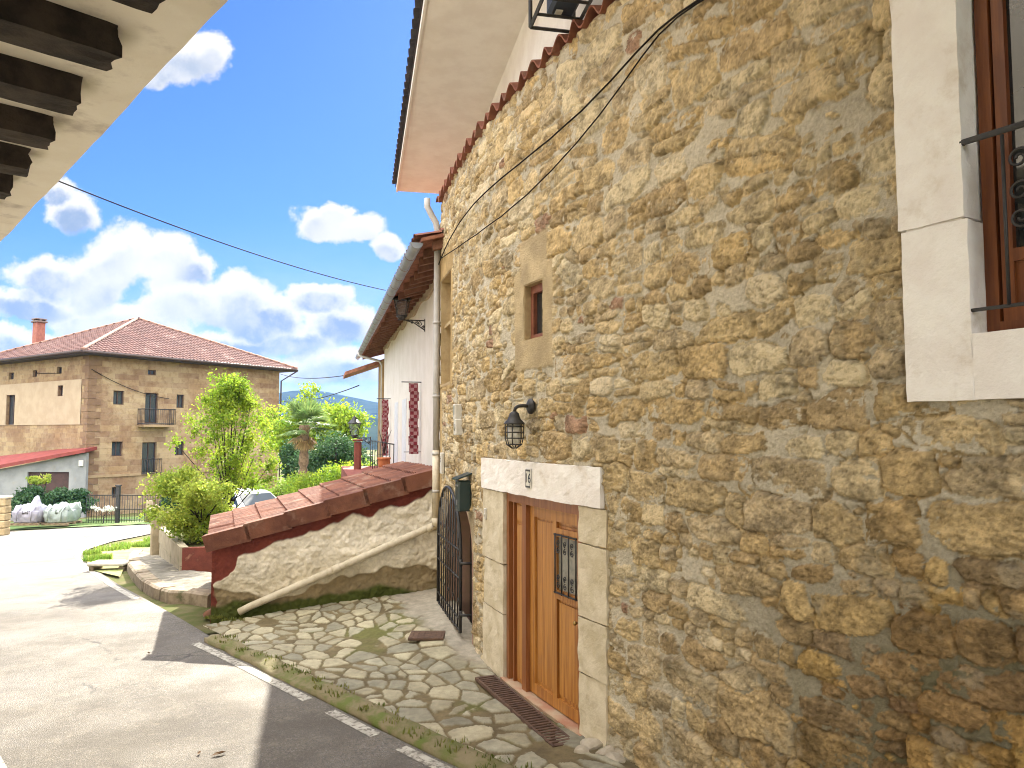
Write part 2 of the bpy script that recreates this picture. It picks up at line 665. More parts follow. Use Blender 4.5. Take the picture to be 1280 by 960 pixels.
def wa(s):
    return R(float(np.interp(s, [k[0] for k in KA], [k[1] for k in KA])))


SG = np.arange(-7, 9.001, .02)
PX, PYv = np.zeros(len(SG)), np.zeros(len(SG))
i0 = int(round(7 / .02))
PX[i0], PYv[i0] = .585, 6.30
for i in range(i0 + 1, len(SG)):
    a = wa(SG[i] - .01)
    PX[i] = PX[i - 1] + math.sin(a) * .02
    PYv[i] = PYv[i - 1] - math.cos(a) * .02
for i in range(i0 - 1, -1, -1):
    a = wa(SG[i] + .01)
    PX[i] = PX[i + 1] - math.sin(a) * .02
    PYv[i] = PYv[i + 1] + math.cos(a) * .02
AN = np.array([wa(s) for s in SG])


def wp(s, z, h=0.0):
    """point on the wall: arc length s, height z, h metres out toward the street"""
    a = wa(s)
    return Vector((float(np.interp(s, SG, PX)) - math.cos(a) * h, float(np.interp(s, SG, PYv)) - math.sin(a) * h, z))


def wn_(s):
    a = wa(s)
    return Vector((-math.cos(a), -math.sin(a), 0))


def wt(s):
    a = wa(s)
    return Vector((math.sin(a), -math.cos(a), 0))


def W(px, py):
    d = ray(px, py)
    k = d.x / d.y
    g = PX - k * PYv
    idx = np.where(np.sign(g[:-1]) != np.sign(g[1:]))[0]
    i = idx[0]
    f = g[i] / (g[i] - g[i + 1])
    s = SG[i] + f * .02
    y = PYv[i] + f * (PYv[i + 1] - PYv[i])
    return float(s), EYE + d.z / d.y * y


def wbox(m, s0, s1, z0, z1, h0, h1, n=(4, 1, 1), rough=0.0, seed=0):
    def f(u, v, w_):
        s, z, h = s0 + (s1 - s0) * u, z0 + (z1 - z0) * w_, h0 + (h1 - h0) * v
        p = wp(s, z, h)
        if rough:
            a = np.array([s * 1.0]), np.array([z * 1.0])
            k = 9
            p = p + wn_(s) * float(fbm(a[0] + h, a[1], k, seed, 3)[0]) * rough + Vector((0, 0, 1)) * float(fbm(a[0] + 7, a[1] + h, k, seed + 5, 3)[0]) * rough * .7 + wt(s) * float(fbm(a[0] + 17, a[1] + h, k, seed + 9, 3)[0]) * rough * .7
        return p
    return m.fbox(f, n)


SC = W(551, 540)[0]                      # the wall's far corner
LEDGE = 5.9
D_L = W(633, 700)[0]
D_R = W(727, 700)[0]
D_T = 1.87
print('corner', SC, wp(SC, 0), 'door', D_L, D_R, W(633, 617), W(727, 632), W(633, 845), W(727, 905))
WL_O = W(1140, 503)                      # large window: outer frame corner
WL_I = W(1221, 418)
SW0, SW1 = W(657, 390)[0], W(681, 390)[0]
SWz0, SWz1 = W(669, 424)[1], W(669, 352)[1]
GT0, GT1 = W(558, 640)[0], W(593, 640)[0]
NI0, NI1 = W(553, 400)[0] , W(566, 400)[0]
NIz0, NIz1 = W(559, 480)[1], W(559, 345)[1]
print('bigwin', WL_O, WL_I, 'small', SW0, SW1, SWz0, SWz1, 'gate', GT0, GT1, 'niche', NI0, NI1, NIz0, NIz1)


L0, L1 = W(607, 592)[0], W(757, 610)[0]
lz0, lz1 = D_T, W(640, 575)[1]
lz1 = (W(607, 573)[1] + W(757, 583)[1]) / 2
lz0b = (W(607, 611)[1] + W(757, 637)[1]) / 2


def stone_field(X, Z, seeds_rows, big_right=None, mort=0.013, seed=3):
    """rubble masonry height and colour on a tensor grid X (nx), Z (nz)"""
    rg = np.random.RandomState(seed)
    XX, ZZ = np.meshgrid(X, Z)
    wx = XX + .030 * fbm(XX, ZZ, 5, 11, 3) + .010 * fbm(XX, ZZ, 22, 12, 4, .62)
    wz = ZZ + .030 * fbm(XX, ZZ, 5, 21, 3) + .010 * fbm(XX, ZZ, 22, 22, 4, .62)
    D = np.full(XX.shape, -.06)
    D2 = np.full(XX.shape, -.06)
    ID = np.zeros(XX.shape, np.int32)
    st = []

    def put(x, z, a, b, rot, p, cuts):
        i0_, i1_ = np.searchsorted(X, [x - a * 1.6 - .08, x + a * 1.6 + .08])
        j0_, j1_ = np.searchsorted(Z, [z - b * 1.6 - a * abs(math.sin(rot)) - .08, z + b * 1.6 + a * abs(math.sin(rot)) + .08])
        if i1_ - i0_ < 2 or j1_ - j0_ < 2:
            return
        sl_ = (slice(j0_, j1_), slice(i0_, i1_))
        dx, dz = wx[sl_] - x, wz[sl_] - z
        c, s_ = math.cos(rot), math.sin(rot)
        lx, lz = (dx * c + dz * s_) / a, (-dx * s_ + dz * c) / b
        d = (np.abs(lx) ** p + np.abs(lz) ** p) ** (1 / p)
        for (an, off) in cuts:
            d = np.maximum(d, (lx * math.cos(an) + lz * math.sin(an)) / off)
        val = (1 - d) * min(a, b)
        id_ = len(st)
        st.append((x, z, a, b))
        cur, cur2, ci = D[sl_], D2[sl_], ID[sl_]
        better = val > cur
        cur2[:] = np.where(better, cur, np.maximum(cur2, val))
        ci[:] = np.where(better, id_, ci)
        cur[:] = np.where(better, val, cur)

    z = Z[0] - .1
    while z < Z[-1] + .1:
        right_h = rg.uniform(.10, .26)
        h = right_h
        x = X[0] - rg.uniform(0, .3)
        while x < X[-1] + .2:
            hh = h * rg.uniform(.72, 1.12)
            wd = min(.62, hh * rg.choice([rg.uniform(.8, 1.4), rg.uniform(1.3, 2.2), rg.uniform(2.0, 3.2)], p=[.34, .4, .26]))
            zc = z + h / 2 + .07 * math.sin(x * 1.3 + z) + rg.uniform(-.02, .02)
            rot = rg.uniform(-.1, .1) if rg.rand() < .8 else rg.uniform(-.4, .4)
            cuts = [(rg.uniform(0, 6.28), rg.uniform(.84, 1.10)) for _ in range(rg.randint(2, 6))]
            r_ = rg.rand()
            if hh > .13 and r_ < (.18 if x > 0 else .42):
                k = rg.uniform(.4, .6)
                put(x + wd / 2, zc - hh / 2 + hh * k / 2, wd / 2 * 1.05, hh * k / 2 * 1.05, rot, rg.uniform(3, 7), cuts[:2])
                put(x + wd / 2 + rg.uniform(-.03, .03), zc + hh / 2 - hh * (1 - k) / 2, wd / 2 * 1.05, hh * (1 - k) / 2 * 1.05, rot, rg.uniform(3, 7), cuts[2:])
            elif r_ < .97:
                put(x + wd / 2, zc, wd / 2 * rg.uniform(.98, 1.12), hh / 2 * rg.uniform(.98, 1.16), rot, rg.uniform(3.0, 8.0), cuts)
            x += wd + rg.uniform(.0, .03)
        z += h * .97 + rg.uniform(0, .012)
    for _ in range(int((X[-1] - X[0]) * (Z[-1] - Z[0]) * 60)):
        x, zz = rg.uniform(X[0], X[-1]), rg.uniform(Z[0], Z[-1])
        i, j = min(len(X) - 1, np.searchsorted(X, x)), min(len(Z) - 1, np.searchsorted(Z, zz))
        if D[j, i] < -.008:
            put(x, zz, rg.uniform(.025, .07), rg.uniform(.015, .035), rg.uniform(-.6, .6), 2.5, [(rg.uniform(0, 6.28), .8)])
    st = np.array(st)
    inter = np.minimum(D, (D - D2) * .75 - .004) + .008 * fbm(XX, ZZ, 38, 41, 3)
    ns = len(st)
    hs = rg.uniform(.017, .033, ns)[ID]
    rough = rg.uniform(.35, 1.0, ns)[ID]
    tx, tz = rg.normal(0, .05, ns)[ID], rg.normal(.015, .07, ns)[ID]
    lx, lz = XX - st[:, 0][ID], ZZ - st[:, 1][ID]
    wX = XX + ID * 3.7
    ridge = 1 - np.abs(fbm(wX, ZZ * 1.6, 9, 51, 4, .55)) * 2.6
    strata = 1 - np.abs(fbm(wX * .35 + .02 * ZZ, ZZ + .12 * lx * np.sin(ID), 26, 57, 3, .5)) * 3
    sh = hs * sst(inter, 0, .008) + .005 * sst(inter, 0, .05) + (tx * lx + tz * lz) * sst(inter, 0, .02)
    sh += rough * (.011 * (ridge - .5) + .006 * (strata - .5) * (np.sin(ID * 7.1) > -.2) + .012 * fbm(wX, ZZ, 34, 61, 3, .6)) * sst(inter, .0, .02)
    mo = mort + .009 * fbm(XX, ZZ, 1.8, 71, 3) + .007 * fbm(XX, ZZ, 14, 72, 3) + .006 * fbm(XX, ZZ, 50, 73, 2)
    mo = mo - .036 * sst(fbm(XX, ZZ, 5, 74, 3), -.16, .12) * np.exp(-((inter + .003) / .008) ** 2)
    H = np.where(inter > 0, sh, 0)
    stone = sst(H - mo, -.001, .002)
    k = .0015
    e = np.clip(.5 + .5 * (H - mo) / k, 0, 1)
    Hh = mo * (1 - e) + H * e + k * e * (1 - e)
    return XX, ZZ, Hh, stone, ID, st, rg, inter


# grid
NEARS = 4.3
Xs = np.concatenate([np.arange(SC, .8, .0125), np.arange(.8, NEARS, .0075), np.arange(NEARS, 7.01, .05)])
Zs_ = np.concatenate([np.arange(-.35, 3.4, .0085), np.arange(3.4, LEDGE + .03, .0115)])
XX, ZZ, HH, ST, ID, st, rg, inter = stone_field(Xs, Zs_, None)
ns = len(st)
pal = np.array([(.49, .38, .21), (.54, .44, .27), (.47, .35, .18), (.43, .345, .215), (.57, .48, .31), (.40, .30, .165), (.51, .40, .23), (.46, .37, .23), (.44, .33, .175)])
pk = rg.randint(0, len(pal), ns)
cst = pal[pk] * rg.uniform(.90, 1.10, (ns, 1))
odd = rg.rand(ns)
cst[odd < .018] = (.33, .21, .14)
cst[odd > .965] = (.66, .56, .38)
# browner stones and dampness low at the near end, with shade painted in
damp_shade_st = sst(st[:, 0] - .45 * st[:, 1], .6, 2.4) * sst(-st[:, 1], -2.6, -1.2)
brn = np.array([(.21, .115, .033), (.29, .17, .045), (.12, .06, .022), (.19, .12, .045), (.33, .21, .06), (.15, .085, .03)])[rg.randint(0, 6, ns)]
cst = cst * (1 - .85 * damp_shade_st[:, None]) + brn * .85 * damp_shade_st[:, None]
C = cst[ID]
var = .80 + .60 * (fbm(XX + ID * 2.1, ZZ, 8, 81, 4) + .35) + .35 * fbm(XX, ZZ, 45, 83, 3)
C = C * var[..., None]
C = C * (1 + .34 * fbm(XX * .5 + ID * 3.3, ZZ, 20, 85, 3) + .42 * fbm(XX, ZZ, 75, 86, 2))[..., None]
C = np.clip(C, .02, None)
C = C / np.maximum(1, C.max(-1, keepdims=True) / .70)
lich = sst(fbm(XX, ZZ, 6, 95, 4), .28, .5)[..., None]
C = C * (1 - .35 * lich) + np.array((.40, .36, .26)) * .35 * lich
damp_shade = sst(XX - .45 * ZZ + .5 * fbm(XX, ZZ, 1.2, 90, 3), .7, 2.5) * sst(-ZZ + .4 * fbm(XX, ZZ, 1.5, 91, 3), -2.5, -1.2)  # dampness on the mortar, with shade painted into the colour as well
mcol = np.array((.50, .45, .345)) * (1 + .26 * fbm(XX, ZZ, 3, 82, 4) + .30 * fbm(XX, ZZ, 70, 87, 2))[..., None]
damp_shade = damp_shade * .85
mcol = mcol * (1 - damp_shade[..., None]) + np.array((.105, .092, .045)) * damp_shade[..., None]
moss = sst(fbm(XX, ZZ, 4, 93, 4), .18, .42) * damp_shade
mcol = mcol * (1 - .45 * moss[..., None]) + np.array((.075, .078, .03)) * .45 * moss[..., None]
pit = sst(fbm(XX + ID * 1.3, ZZ * 2.2, 34, 97, 3, .6), .26, .46) * ST
HH = HH - .006 * pit
C = C * (1 - .30 * pit[..., None])
crack = np.exp(-((inter + .003) / .007) ** 2) * sst(fbm(XX, ZZ, 5, 74, 3), -.12, .12)
mcol = mcol * (1 - .6 * crack[..., None])
C = mcol * (1 - ST[..., None]) + C * ST[..., None]


def dressed(s0, s1, z0, z1, col, h, seed, soft=.03, arch=0.0):
    """smooth dressed or rendered patch set into the rubble"""
    e = .02 * fbm(XX, ZZ, 9, seed, 3)
    m_ = sst(np.minimum(np.minimum(XX - s0, s1 - XX), np.minimum(ZZ - z0, z1 - ZZ)) + e, 0, soft)
    global HH, C
    hp = h + .006 * fbm(XX, ZZ, 7, seed + 1, 4) + .003 * fbm(XX, ZZ, 40, seed + 2, 2)
    HH = HH * (1 - m_) + hp * m_
    cc = np.array(col) * (1 + .35 * fbm(XX, ZZ, 5, seed + 3, 4))[..., None]
    C = C * (1 - m_[..., None]) + cc * m_[..., None]


dressed(SW0 - .24, SW1 + .20, SWz0 - .30, SWz1 + .16, (.45, .355, .21), .022, 101)
dressed(SW0 - .10, SW1 + .10, SWz1, SWz1 + .46, (.46, .365, .22), .022, 106)
dressed(NI0 - .09, NI1 + .14, NIz0 - .1, NIz1 + .35, (.45, .32, .15), .03, 111)
dressed(SC, SC + .30, -.3, NIz0 + .05, (.45, .33, .17), .022, 116)
dressed(GT0 - .05, GT1 + .06, -.3, 1.55, (.42, .34, .22), .01, 121)
for (a_, b_, c__, d_) in ((WL_O[0] - .02, WL_I[0] + 2, WL_O[1] - .01, 5.6), (L0 - .01, L1 + .01, D_T - .05, lz1 + .01), (W(608, 700)[0] - .01, D_L + .05, -.4, D_T + .02), (D_R - .05, W(762, 700)[0] + .01, -.4, D_T + .02)):
    inr = (XX > a_) & (XX < b_) & (ZZ > c__) & (ZZ < d_)
    HH = np.where(inr, np.minimum(HH, .012), HH)
WX = np.interp(XX, SG, PX)
WY = np.interp(XX, SG, PYv)
WA = np.interp(XX, SG, AN)
V = np.stack([WX - np.cos(WA) * HH, WY - np.sin(WA) * HH, ZZ], -1).reshape(-1, 3)
nxs = len(Xs)
J, I = np.meshgrid(np.arange(len(Zs_) - 1), np.arange(nxs - 1), indexing='ij')
q = J * nxs + I
F = np.stack([q, q + 1, q + nxs + 1, q + nxs], -1).reshape(-1, 4)
cx = ((Xs[:-1] + Xs[1:]) / 2)[None, :].repeat(len(Zs_) - 1, 0).ravel()
cz = ((Zs_[:-1] + Zs_[1:]) / 2)[:, None].repeat(nxs - 1, 1).ravel()
GATE_Z = 1.05
gc, gr = (GT0 + GT1) / 2, (GT1 - GT0) / 2
hole = ((cx > D_L - .02) & (cx < D_R + .02) & (cz < D_T + .02))
hole |= ((cx > SW0) & (cx < SW1) & (cz > SWz0) & (cz < SWz1))
hole |= ((cx > WL_I[0] - .03) & (cx < WL_I[0] + 1.15) & (cz > WL_I[1] - .03) & (cz < 5.2))
hole |= ((cx > NI0) & (cx < NI1) & (cz > NIz0) & (cz < NIz1))
hole |= ((cx > GT0 + .08) & (cx < GT1 - .02) & (cz < GATE_Z))
hole |= ((cz >= GATE_Z) & (((cx - gc) / (gr - .05)) ** 2 + ((cz - GATE_Z) / .6) ** 2 < 1))
F = F[~hole]
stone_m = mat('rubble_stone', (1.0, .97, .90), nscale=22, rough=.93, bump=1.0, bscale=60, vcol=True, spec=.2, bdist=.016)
house = thing('stone_house', 'tall ochre rubble stone house with curved street wall and white upper storey', 'house', wp(0, 0))
hinv = Vector(house.location)


def hp(mb_or_me, name, mtl, parent=None):
    o = mb_or_me.build(name, mtl, parent) if isinstance(mb_or_me, MB) else link(name, mb_or_me, mtl, parent)
    return o


def attach(o, root):
    """parent a mesh that was modelled in world space"""
    o.parent = root
    o.matrix_parent_inverse = Matrix.Translation(root.location).inverted() if root.rotation_euler.z == 0 else root.matrix_basis.inverted()
    return o


def part(m, name, mtl, root):
    o = m.build(name, mtl) if isinstance(m, MB) else link(name, m, mtl)
    if root is not None:
        # root may itself be a part whose own transform is the identity
        o.parent = root
        mw = root.matrix_basis.copy()
        if root.parent:
            mw = Matrix.Identity(4)
        o.matrix_parent_inverse = mw.inverted()
    return o


def subpart(m, name, mtl, prt):
    """prt is a part modelled in world space (so its matrix_world is the identity)"""
    o = m.build(name, mtl) if isinstance(m, MB) else link(name, m, mtl)
    o.parent = prt
    return o


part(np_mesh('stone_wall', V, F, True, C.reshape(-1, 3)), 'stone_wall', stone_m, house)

white = mat('white_render', (.70, .67, .61), (.64, .60, .54), rough=.9, nscale=3, bump=.35, bscale=60, dirt=(.60, .54, .46), dscale=1.2, dlo=.6, dhi=.8)
white2 = mat('white_limewash', (.84, .82, .78), (.78, .74, .70), rough=.9, nscale=4, bump=.5, bscale=45, dirt=(.60, .53, .44), dscale=3.5, dlo=.54, dhi=.80)
pale = mat('pale_stone', (.64, .57, .43), (.52, .45, .31), rough=.9, nscale=5, bump=.6, bscale=40, dirt=(.40, .33, .21), dscale=9, dlo=.55, dhi=.85)
ochre = mat('ochre_stone', (.44, .34, .19), (.34, .25, .13), rough=.92, nscale=5, bump=.6, bscale=40)
dark = mat('dark_interior', (.02, .018, .015), rough=.9)
darkmetal = mat('black_iron', (.022, .022, .024), (.035, .033, .03), rough=.5, nscale=20, spec=.4, bump=.2, bscale=120)
wood = mat('varnished_wood', (.52, .245, .055), (.25, .085, .015), rough=.36, nscale=3.0, stretch=(10, 10, .35), bump=.25, bscale=14, spec=.5, lo=.3, hi=.72, detail=10, dirt=(.20, .07, .015), dscale=9, dlo=.56, dhi=.72)
wood_d = mat('dark_varnished_wood', (.20, .062, .016), (.12, .032, .009), rough=.4, nscale=3.0, stretch=(9, 9, .7), bump=.15, bscale=10, spec=.5, detail=8)
redwood = mat('red_painted_wood', (.23, .085, .05), (.17, .06, .036), rough=.6, nscale=10)
oldwood = mat('aged_oak', (.018, .014, .014), (.055, .042, .036), rough=.85, nscale=5, stretch=(1, 1, 1), bump=.8, bscale=30, detail=8)
claym = mat('clay_tile', (.26, .105, .065), (.19, .07, .045), rough=.85, nscale=4, bump=.4, bscale=50, dirt=(.22, .15, .11), dscale=3, dlo=.55, dhi=.75)
glassm = mat('window_glass', (.02, .025, .028), (.03, .035, .035), rough=.04, spec=.9, nscale=2)


# --- door surround: lintel, jamb stones, reveals, sill
print('lintel', L0, L1, lz0b, lz1)
m = MB()
wbox(m, L0, L1, D_T - .01, lz1, -.25, .052, (40, 4, 10), .012, 3)
lint = part(m, 'lintel', white2, house)
for (s0, s1, nm) in ((W(608, 700)[0], D_L, 0), (D_R, W(762, 700)[0], 1)):
    m = MB()
    zb = -.2
    for k, zt in enumerate(([.62, 1.12, D_T - .012] if nm == 0 else [.5, .95, 1.55, D_T - .012])):
        e = rnd.uniform(-.03, .035)
        a0, a1 = (s0 + e, s1) if nm == 0 else (s0, s1 + e)
        wbox(m, a0, a1, zb + .006, zt - .006, -.28, .036 + rnd.uniform(-.006, .006), (8, 5, 12), .012, 40 + k + 7 * nm)
        zb = zt
    part(m, 'jamb', pale, house)
m = MB()
wbox(m, D_L - .02, D_R + .05, -.2, .0, -.30, .06, (14, 3, 2), .008, 9)
sill = part(m, 'door_sill', mat('sill_tile', (.40, .20, .12), (.46, .36, .24), rough=.8, nscale=2.5, bump=.3, bscale=50), house)
# door: frame, side panel, leaf
DH = -.05                                  # door plane, back from the wall face
m = MB()
fw = .06
dl, dr = D_L + .005, D_R - .005
m_side = dl + .43
wbox(m, dl, dl + fw, 0.002, D_T - .012, DH - .07, DH + .05, (1, 1, 1))
wbox(m, dr - fw, dr, 0.002, D_T - .012, DH - .07, DH + .05, (1, 1, 1))
wbox(m, dl + fw, dr - fw, D_T - .10, D_T - .012, DH - .07, DH + .05, (3, 1, 1))
wbox(m, m_side - .05, m_side + .045, 0.002, D_T - .10, DH - .06, DH + .045, (1, 1, 1))
wbox(m, dl + .125, dl + .15, .004, D_T - .10, DH - .03, DH + .03, (1, 1, 1))
door = part(m, 'door_frame', mat('frame_wood', (.30, .115, .035), (.20, .065, .018), rough=.4, nscale=3.0, stretch=(9, 9, .5), bump=.15, bscale=10, spec=.5, lo=.3, hi=.7, detail=8), house)
m = MB()
wbox(m, dl + fw, m_side - .05, .004, D_T - .10, DH - .05, DH - .005, (1, 1, 1))
wbox(m, dl + .19, m_side - .085, D_T - .28, D_T - .13, DH - .006, DH + .012, (1, 1, 1))
wbox(m, dl + .19, m_side - .085, .06, D_T - .32, DH - .006, DH + .012, (1, 1, 1))
part(m, 'side_panel', wood, house)
lf0, lf1 = m_side + .05, dr - fw - .004
lw = lf1 - lf0
m = MB()
mid = lf0 + lw * .52
hz = D_T - .105
# leaf: stiles and rails round recessed panels
base = (DH - .06, DH - .025)
wbox(m, lf0, lf1, .012, hz, *base, (3, 1, 1))
pr = (DH - .0255, DH + .004)
wbox(m, lf0, lf0 + .10, .012, hz, *pr)
wbox(m, mid - .035, mid + .035, .11, hz - .10, *pr)
wbox(m, lf1 - .07, lf1, .012, hz, *pr)
wbox(m, lf0 + .10, lf1 - .07, hz - .10, hz, *pr)
wbox(m, lf0 + .10, lf1 - .07, .012, .11, *pr)
gz0, gz1 = W(707, 747)[1] + .02, W(707, 678)[1] + .02
wbox(m, mid + .035, lf1 - .07, gz0 - .08, gz0, *pr)
wbox(m, mid + .035, lf1 - .07, gz1, gz1 + .075, *pr)
wbox(m, lf0 + .13, mid - .06, .15, hz - .13, DH - .0252, DH - .012)
wbox(m, mid + .055, lf1 - .09, .15, gz0 - .11, DH - .0252, DH - .012)
wbox(m, mid + .055, lf1 - .09, gz1 + .10, hz - .13, DH - .0252, DH - .012)
leaf = part(m, 'door', wood, house)
m = MB()
wbox(m, mid + .037, lf1 - .072, gz0 + .002, gz1 - .002, DH - .0248, DH - .018)
subpart(m, 'door_glass', mat('frosted_glass', (.34, .32, .27), (.22, .22, .19), rough=.25, nscale=12, spec=.6), leaf)
m = MB()
ga, gb = mid + .02, lf1 - .055
gh = DH + .02


def bar(m, s0, z0, s1, z1, h, r=.006):
    m.tube([wp(s0, z0, h), wp(s1, z1, h)], r, 6)


def scroll(m, pfun, cx_, cz_, r, turns=1.4, sgn=1, tr=.004, ph=0):
    pts = []
    for i in range(22):
        t_ = i / 21
        an = ph + sgn * turns * 2 * math.pi * t_
        rr = r * (1 - .8 * t_)
        pts.append(pfun(cx_ + rr * math.cos(an), cz_ + rr * math.sin(an)))
    m.tube(pts, tr, 5)


for k in range(4):
    s_ = ga + (gb - ga) * (.04 + .92 * k / 3)
    bar(m, s_, gz0 - .03, s_, gz1 + .03, gh, .008)
for zz in (gz0 - .02, gz1 + .02):
    bar(m, ga, zz, gb, zz, gh, .008)
for k in range(3):
    s_ = ga + (gb - ga) * (.04 + .92 * (k + .5) / 3)
    for zc, sg in ((gz0 + .05, 1), (gz0 + .12, -1), (gz1 - .05, -1), (gz1 - .12, 1)):
        scroll(m, lambda a, b: wp(a, b, gh), s_, zc, .028, 1.3, sg, .005, math.pi / 2 * sg)
subpart(m, 'grille', darkmetal, leaf)
m = MB()
m.lathe(wp(lf1 - .03, .86, DH + .004), [(.016, 0), (.016, .008), (.008, .012), (.008, .04), (.02, .05), (.014, .065)], 10, (wt(0), Vector((0, 0, 1)), wn_(0)))
subpart(m, 'door_knob', mat('brass', (.35, .24, .09), rough=.35, metal=1.0), leaf)

# --- small window
m = MB()
for (a, b, c, d) in ((SW0 - .012, SW0 + .012, SWz0, SWz1), (SW1 - .012, SW1 + .012, SWz0, SWz1)):
    wbox(m, a, b, c, d, -.26, .012, (1, 6, 10), .006, 71)
wbox(m, SW0, SW1, SWz0 - .015, SWz0 + .010, -.26, .016, (6, 4, 1), .006, 72)
wbox(m, SW0, SW1, SWz1 - .012, SWz1 + .015, -.26, .014, (6, 4, 1), .006, 73)
win = part(m, 'window_reveal', ochre, house)
m = MB()
a, b = SW0 + .014, SW1 - .014
wbox(m, a, a + .06, SWz0 + .012, SWz1 - .014, -.13, -.05)
wbox(m, b - .06, b, SWz0 + .012, SWz1 - .014, -.13, -.05)
wbox(m, a + .06, b - .06, SWz1 - .09, SWz1 - .014, -.13, -.05)
wbox(m, a + .06, b - .06, SWz0 + .012, SWz0 + .06, -.13, -.05)
subpart(m, 'frame', redwood, win)
m = MB()
wbox(m, a + .06, b - .06, SWz0 + .06, SWz1 - .09, -.11, -.09)
subpart(m, 'pane', glassm, win)

# --- tall blind niche at the far corner
m = MB()
wbox(m, NI0, NI1, NIz0, NIz1, -.24, -.22, (3, 1, 8), .01, 81)
wbox(m, NI0 - .01, NI0 + .012, NIz0, NIz1, -.24, .02, (1, 4, 8), .006, 82)
wbox(m, NI1 - .012, NI1 + .01, NIz0, NIz1, -.24, .02, (1, 4, 8), .006, 83)
wbox(m, NI0, NI1, NIz1 - .012, NIz1 + .02, -.24, .02, (3, 4, 1), .006, 84)
wbox(m, NI0, NI1, NIz0 - .03, NIz0 + .01, -.24, .035, (3, 4, 1), .006, 85)
wbox(m, NI0 + .012, NI1 - .012, NIz0 + (NIz1 - NIz0) * .55, NIz0 + (NIz1 - NIz0) * .58, -.22, -.03, (2, 3, 1), .006, 86)
part(m, 'niche', ochre, house)
# --- arched cellar doorway behind the gate
m = MB()
arch = []
for k in range(13):
    an = math.pi * k / 12
    arch.append((gc + (gr - .05) * math.cos(an), GATE_Z + .6 * math.sin(an)))
outl = [(GT1 - .02, -.2)] + [(min(max(s, GT0 + .08), GT1 - .02), z) for s, z in arch] + [(GT0 + .08, -.2)]
back = [wp(s, z, -.32) for s, z in outl]
frt = [wp(s, z, .016) for s, z in outl]
n_ = len(outl)
m.add(back + frt, [(i, i + 1, n_ + i + 1, n_ + i) for i in range(n_ - 1)])
cell = part(m, 'doorway_reveal', mat('pink_plaster', (.36, .22, .17), (.30, .20, .14), rough=.9, bump=.3), house)
m = MB()
m.add(back, [tuple(range(n_))])
subpart(m, 'cellar_door', mat('cellar_wood', (.05, .035, .025), (.03, .02, .015), rough=.8), cell)

# --- large white-framed window at the near end
wo0, wi0 = WL_O[0], WL_I[0]
zo, zi = WL_O[1], WL_I[1]
ZT = 5.0
wi1 = wi0 + 1.1
m = MB()
zck = W(1134, 292)[1]
wbox(m, wo0, wi0, zo, zck - .006, -.20, .05, (8, 3, 30), .008, 91)
wbox(m, wo0 - .012, wi0 - .012, zck + .006, ZT, -.20, .052, (8, 3, 40), .008, 95)
wbox(m, wo0 + .02, wi0 - .03, zck - .01, zck + .01, -.19, .035, (4, 1, 1))
wbox(m, wi0, wi1 + .3, zo, zi, -.20, .049, (24, 3, 8), .005, 92)
wbox(m, wi1, wi1 + .3, zi, ZT, -.20, .048, (5, 3, 20), .006, 93)
wbox(m, wo0, wi1 + .3, ZT, ZT + .35, -.20, .05, (20, 3, 6), .006, 94)
bw = part(m, 'large_window', white2, house)
m = MB()
wh = (-.18, -.095)
wbox(m, wi0 + .002, wi0 + .06, zi + .002, ZT, *wh)
wbox(m, wi0 + .06, wi1, zi + .002, zi + .06, *wh)
wbox(m, wi0 + .0602, wi0 + .072, zi + .0602, ZT, -.175, -.135)
wbox(m, wi0 + .0722, wi0 + .125, zi + .0602, ZT, -.165, -.105)
wbox(m, wi0 + .1252, wi1, zi + .0602, zi + .13, -.165, -.105)
wbox(m, wi0 + .1252, wi1, zi + .34, zi + .40, -.165, -.105)
wbox(m, wi1 - .1, wi1 - .002, zi + .1302, ZT, -.18, -.10)
subpart(m, 'sash', wood_d, bw)
m = MB()
wbox(m, wi0 + .1252, wi1 - .1, zi + .40, ZT, -.15, -.14)
subpart(m, 'glass', glassm, bw)
m = MB()
wbox(m, wi0 + .1252, wi1 - .1, zi + .13, zi + .34, -.155, -.125)
subpart(m, 'lower_panel', wood_d, bw)
m = MB()
r1 = W(1215, 178)[1]
r0 = W(1226, 388)[1]
for zz, r_ in ((r1, .016), (r0, .009)):
    m.tube([wp(wi0 - .02, zz, .02), wp(wi0 - .02, zz, .035), wp(wi1, zz, .035)], r_, 8)
for k in range(7):
    s_ = wi0 + .16 + k * .13
    bar(m, s_, r0, s_, r1 + (0 if k % 2 else -.02), .035, .008)
    if k < 6:
        sm = s_ + .065
        for zc, sg in ((r1 - .30, 1), (r1 - .42, -1), (r1 - .15, 1)):
            scroll(m, lambda a, b: wp(a, b, .035), sm, zc, .05, 1.5, sg, .007, 0)
subpart(m, 'railing', darkmetal, bw)

# --- tile ledge capping the stone wall
m_v, m_f, m_c = [], [], []
per = .255
s_ = SC - .05
nu = int((6.9 - s_) / (per / 12))
prof = []
ws = []
for i in range(nu + 1):
    s = s_ + i * per / 12
    ph = (i % 12) / 12
    ws.append((s, .075 * math.sin(2 * math.pi * ph)))
hv = [(-.30, .10), (.0, .035), (.085, .015), (.085, -.004), (.0, .012), (-.30, .08)]
for (s, wv) in ws:
    for k, (h, dz) in enumerate(hv):
        jj = 0.012 * math.sin(s * 13)
        m_v.append(wp(s, LEDGE + .055 + dz + wv * (.8 if h > 0 else .8), h + jj * (h > 0)))
K = len(hv)
for i in range(nu):
    for k in range(K):
        m_f.append((i * K + k, i * K + (k + 1) % K, (i + 1) * K + (k + 1) % K, (i + 1) * K + k))
m = MB()
m.add(m_v, m_f, False)
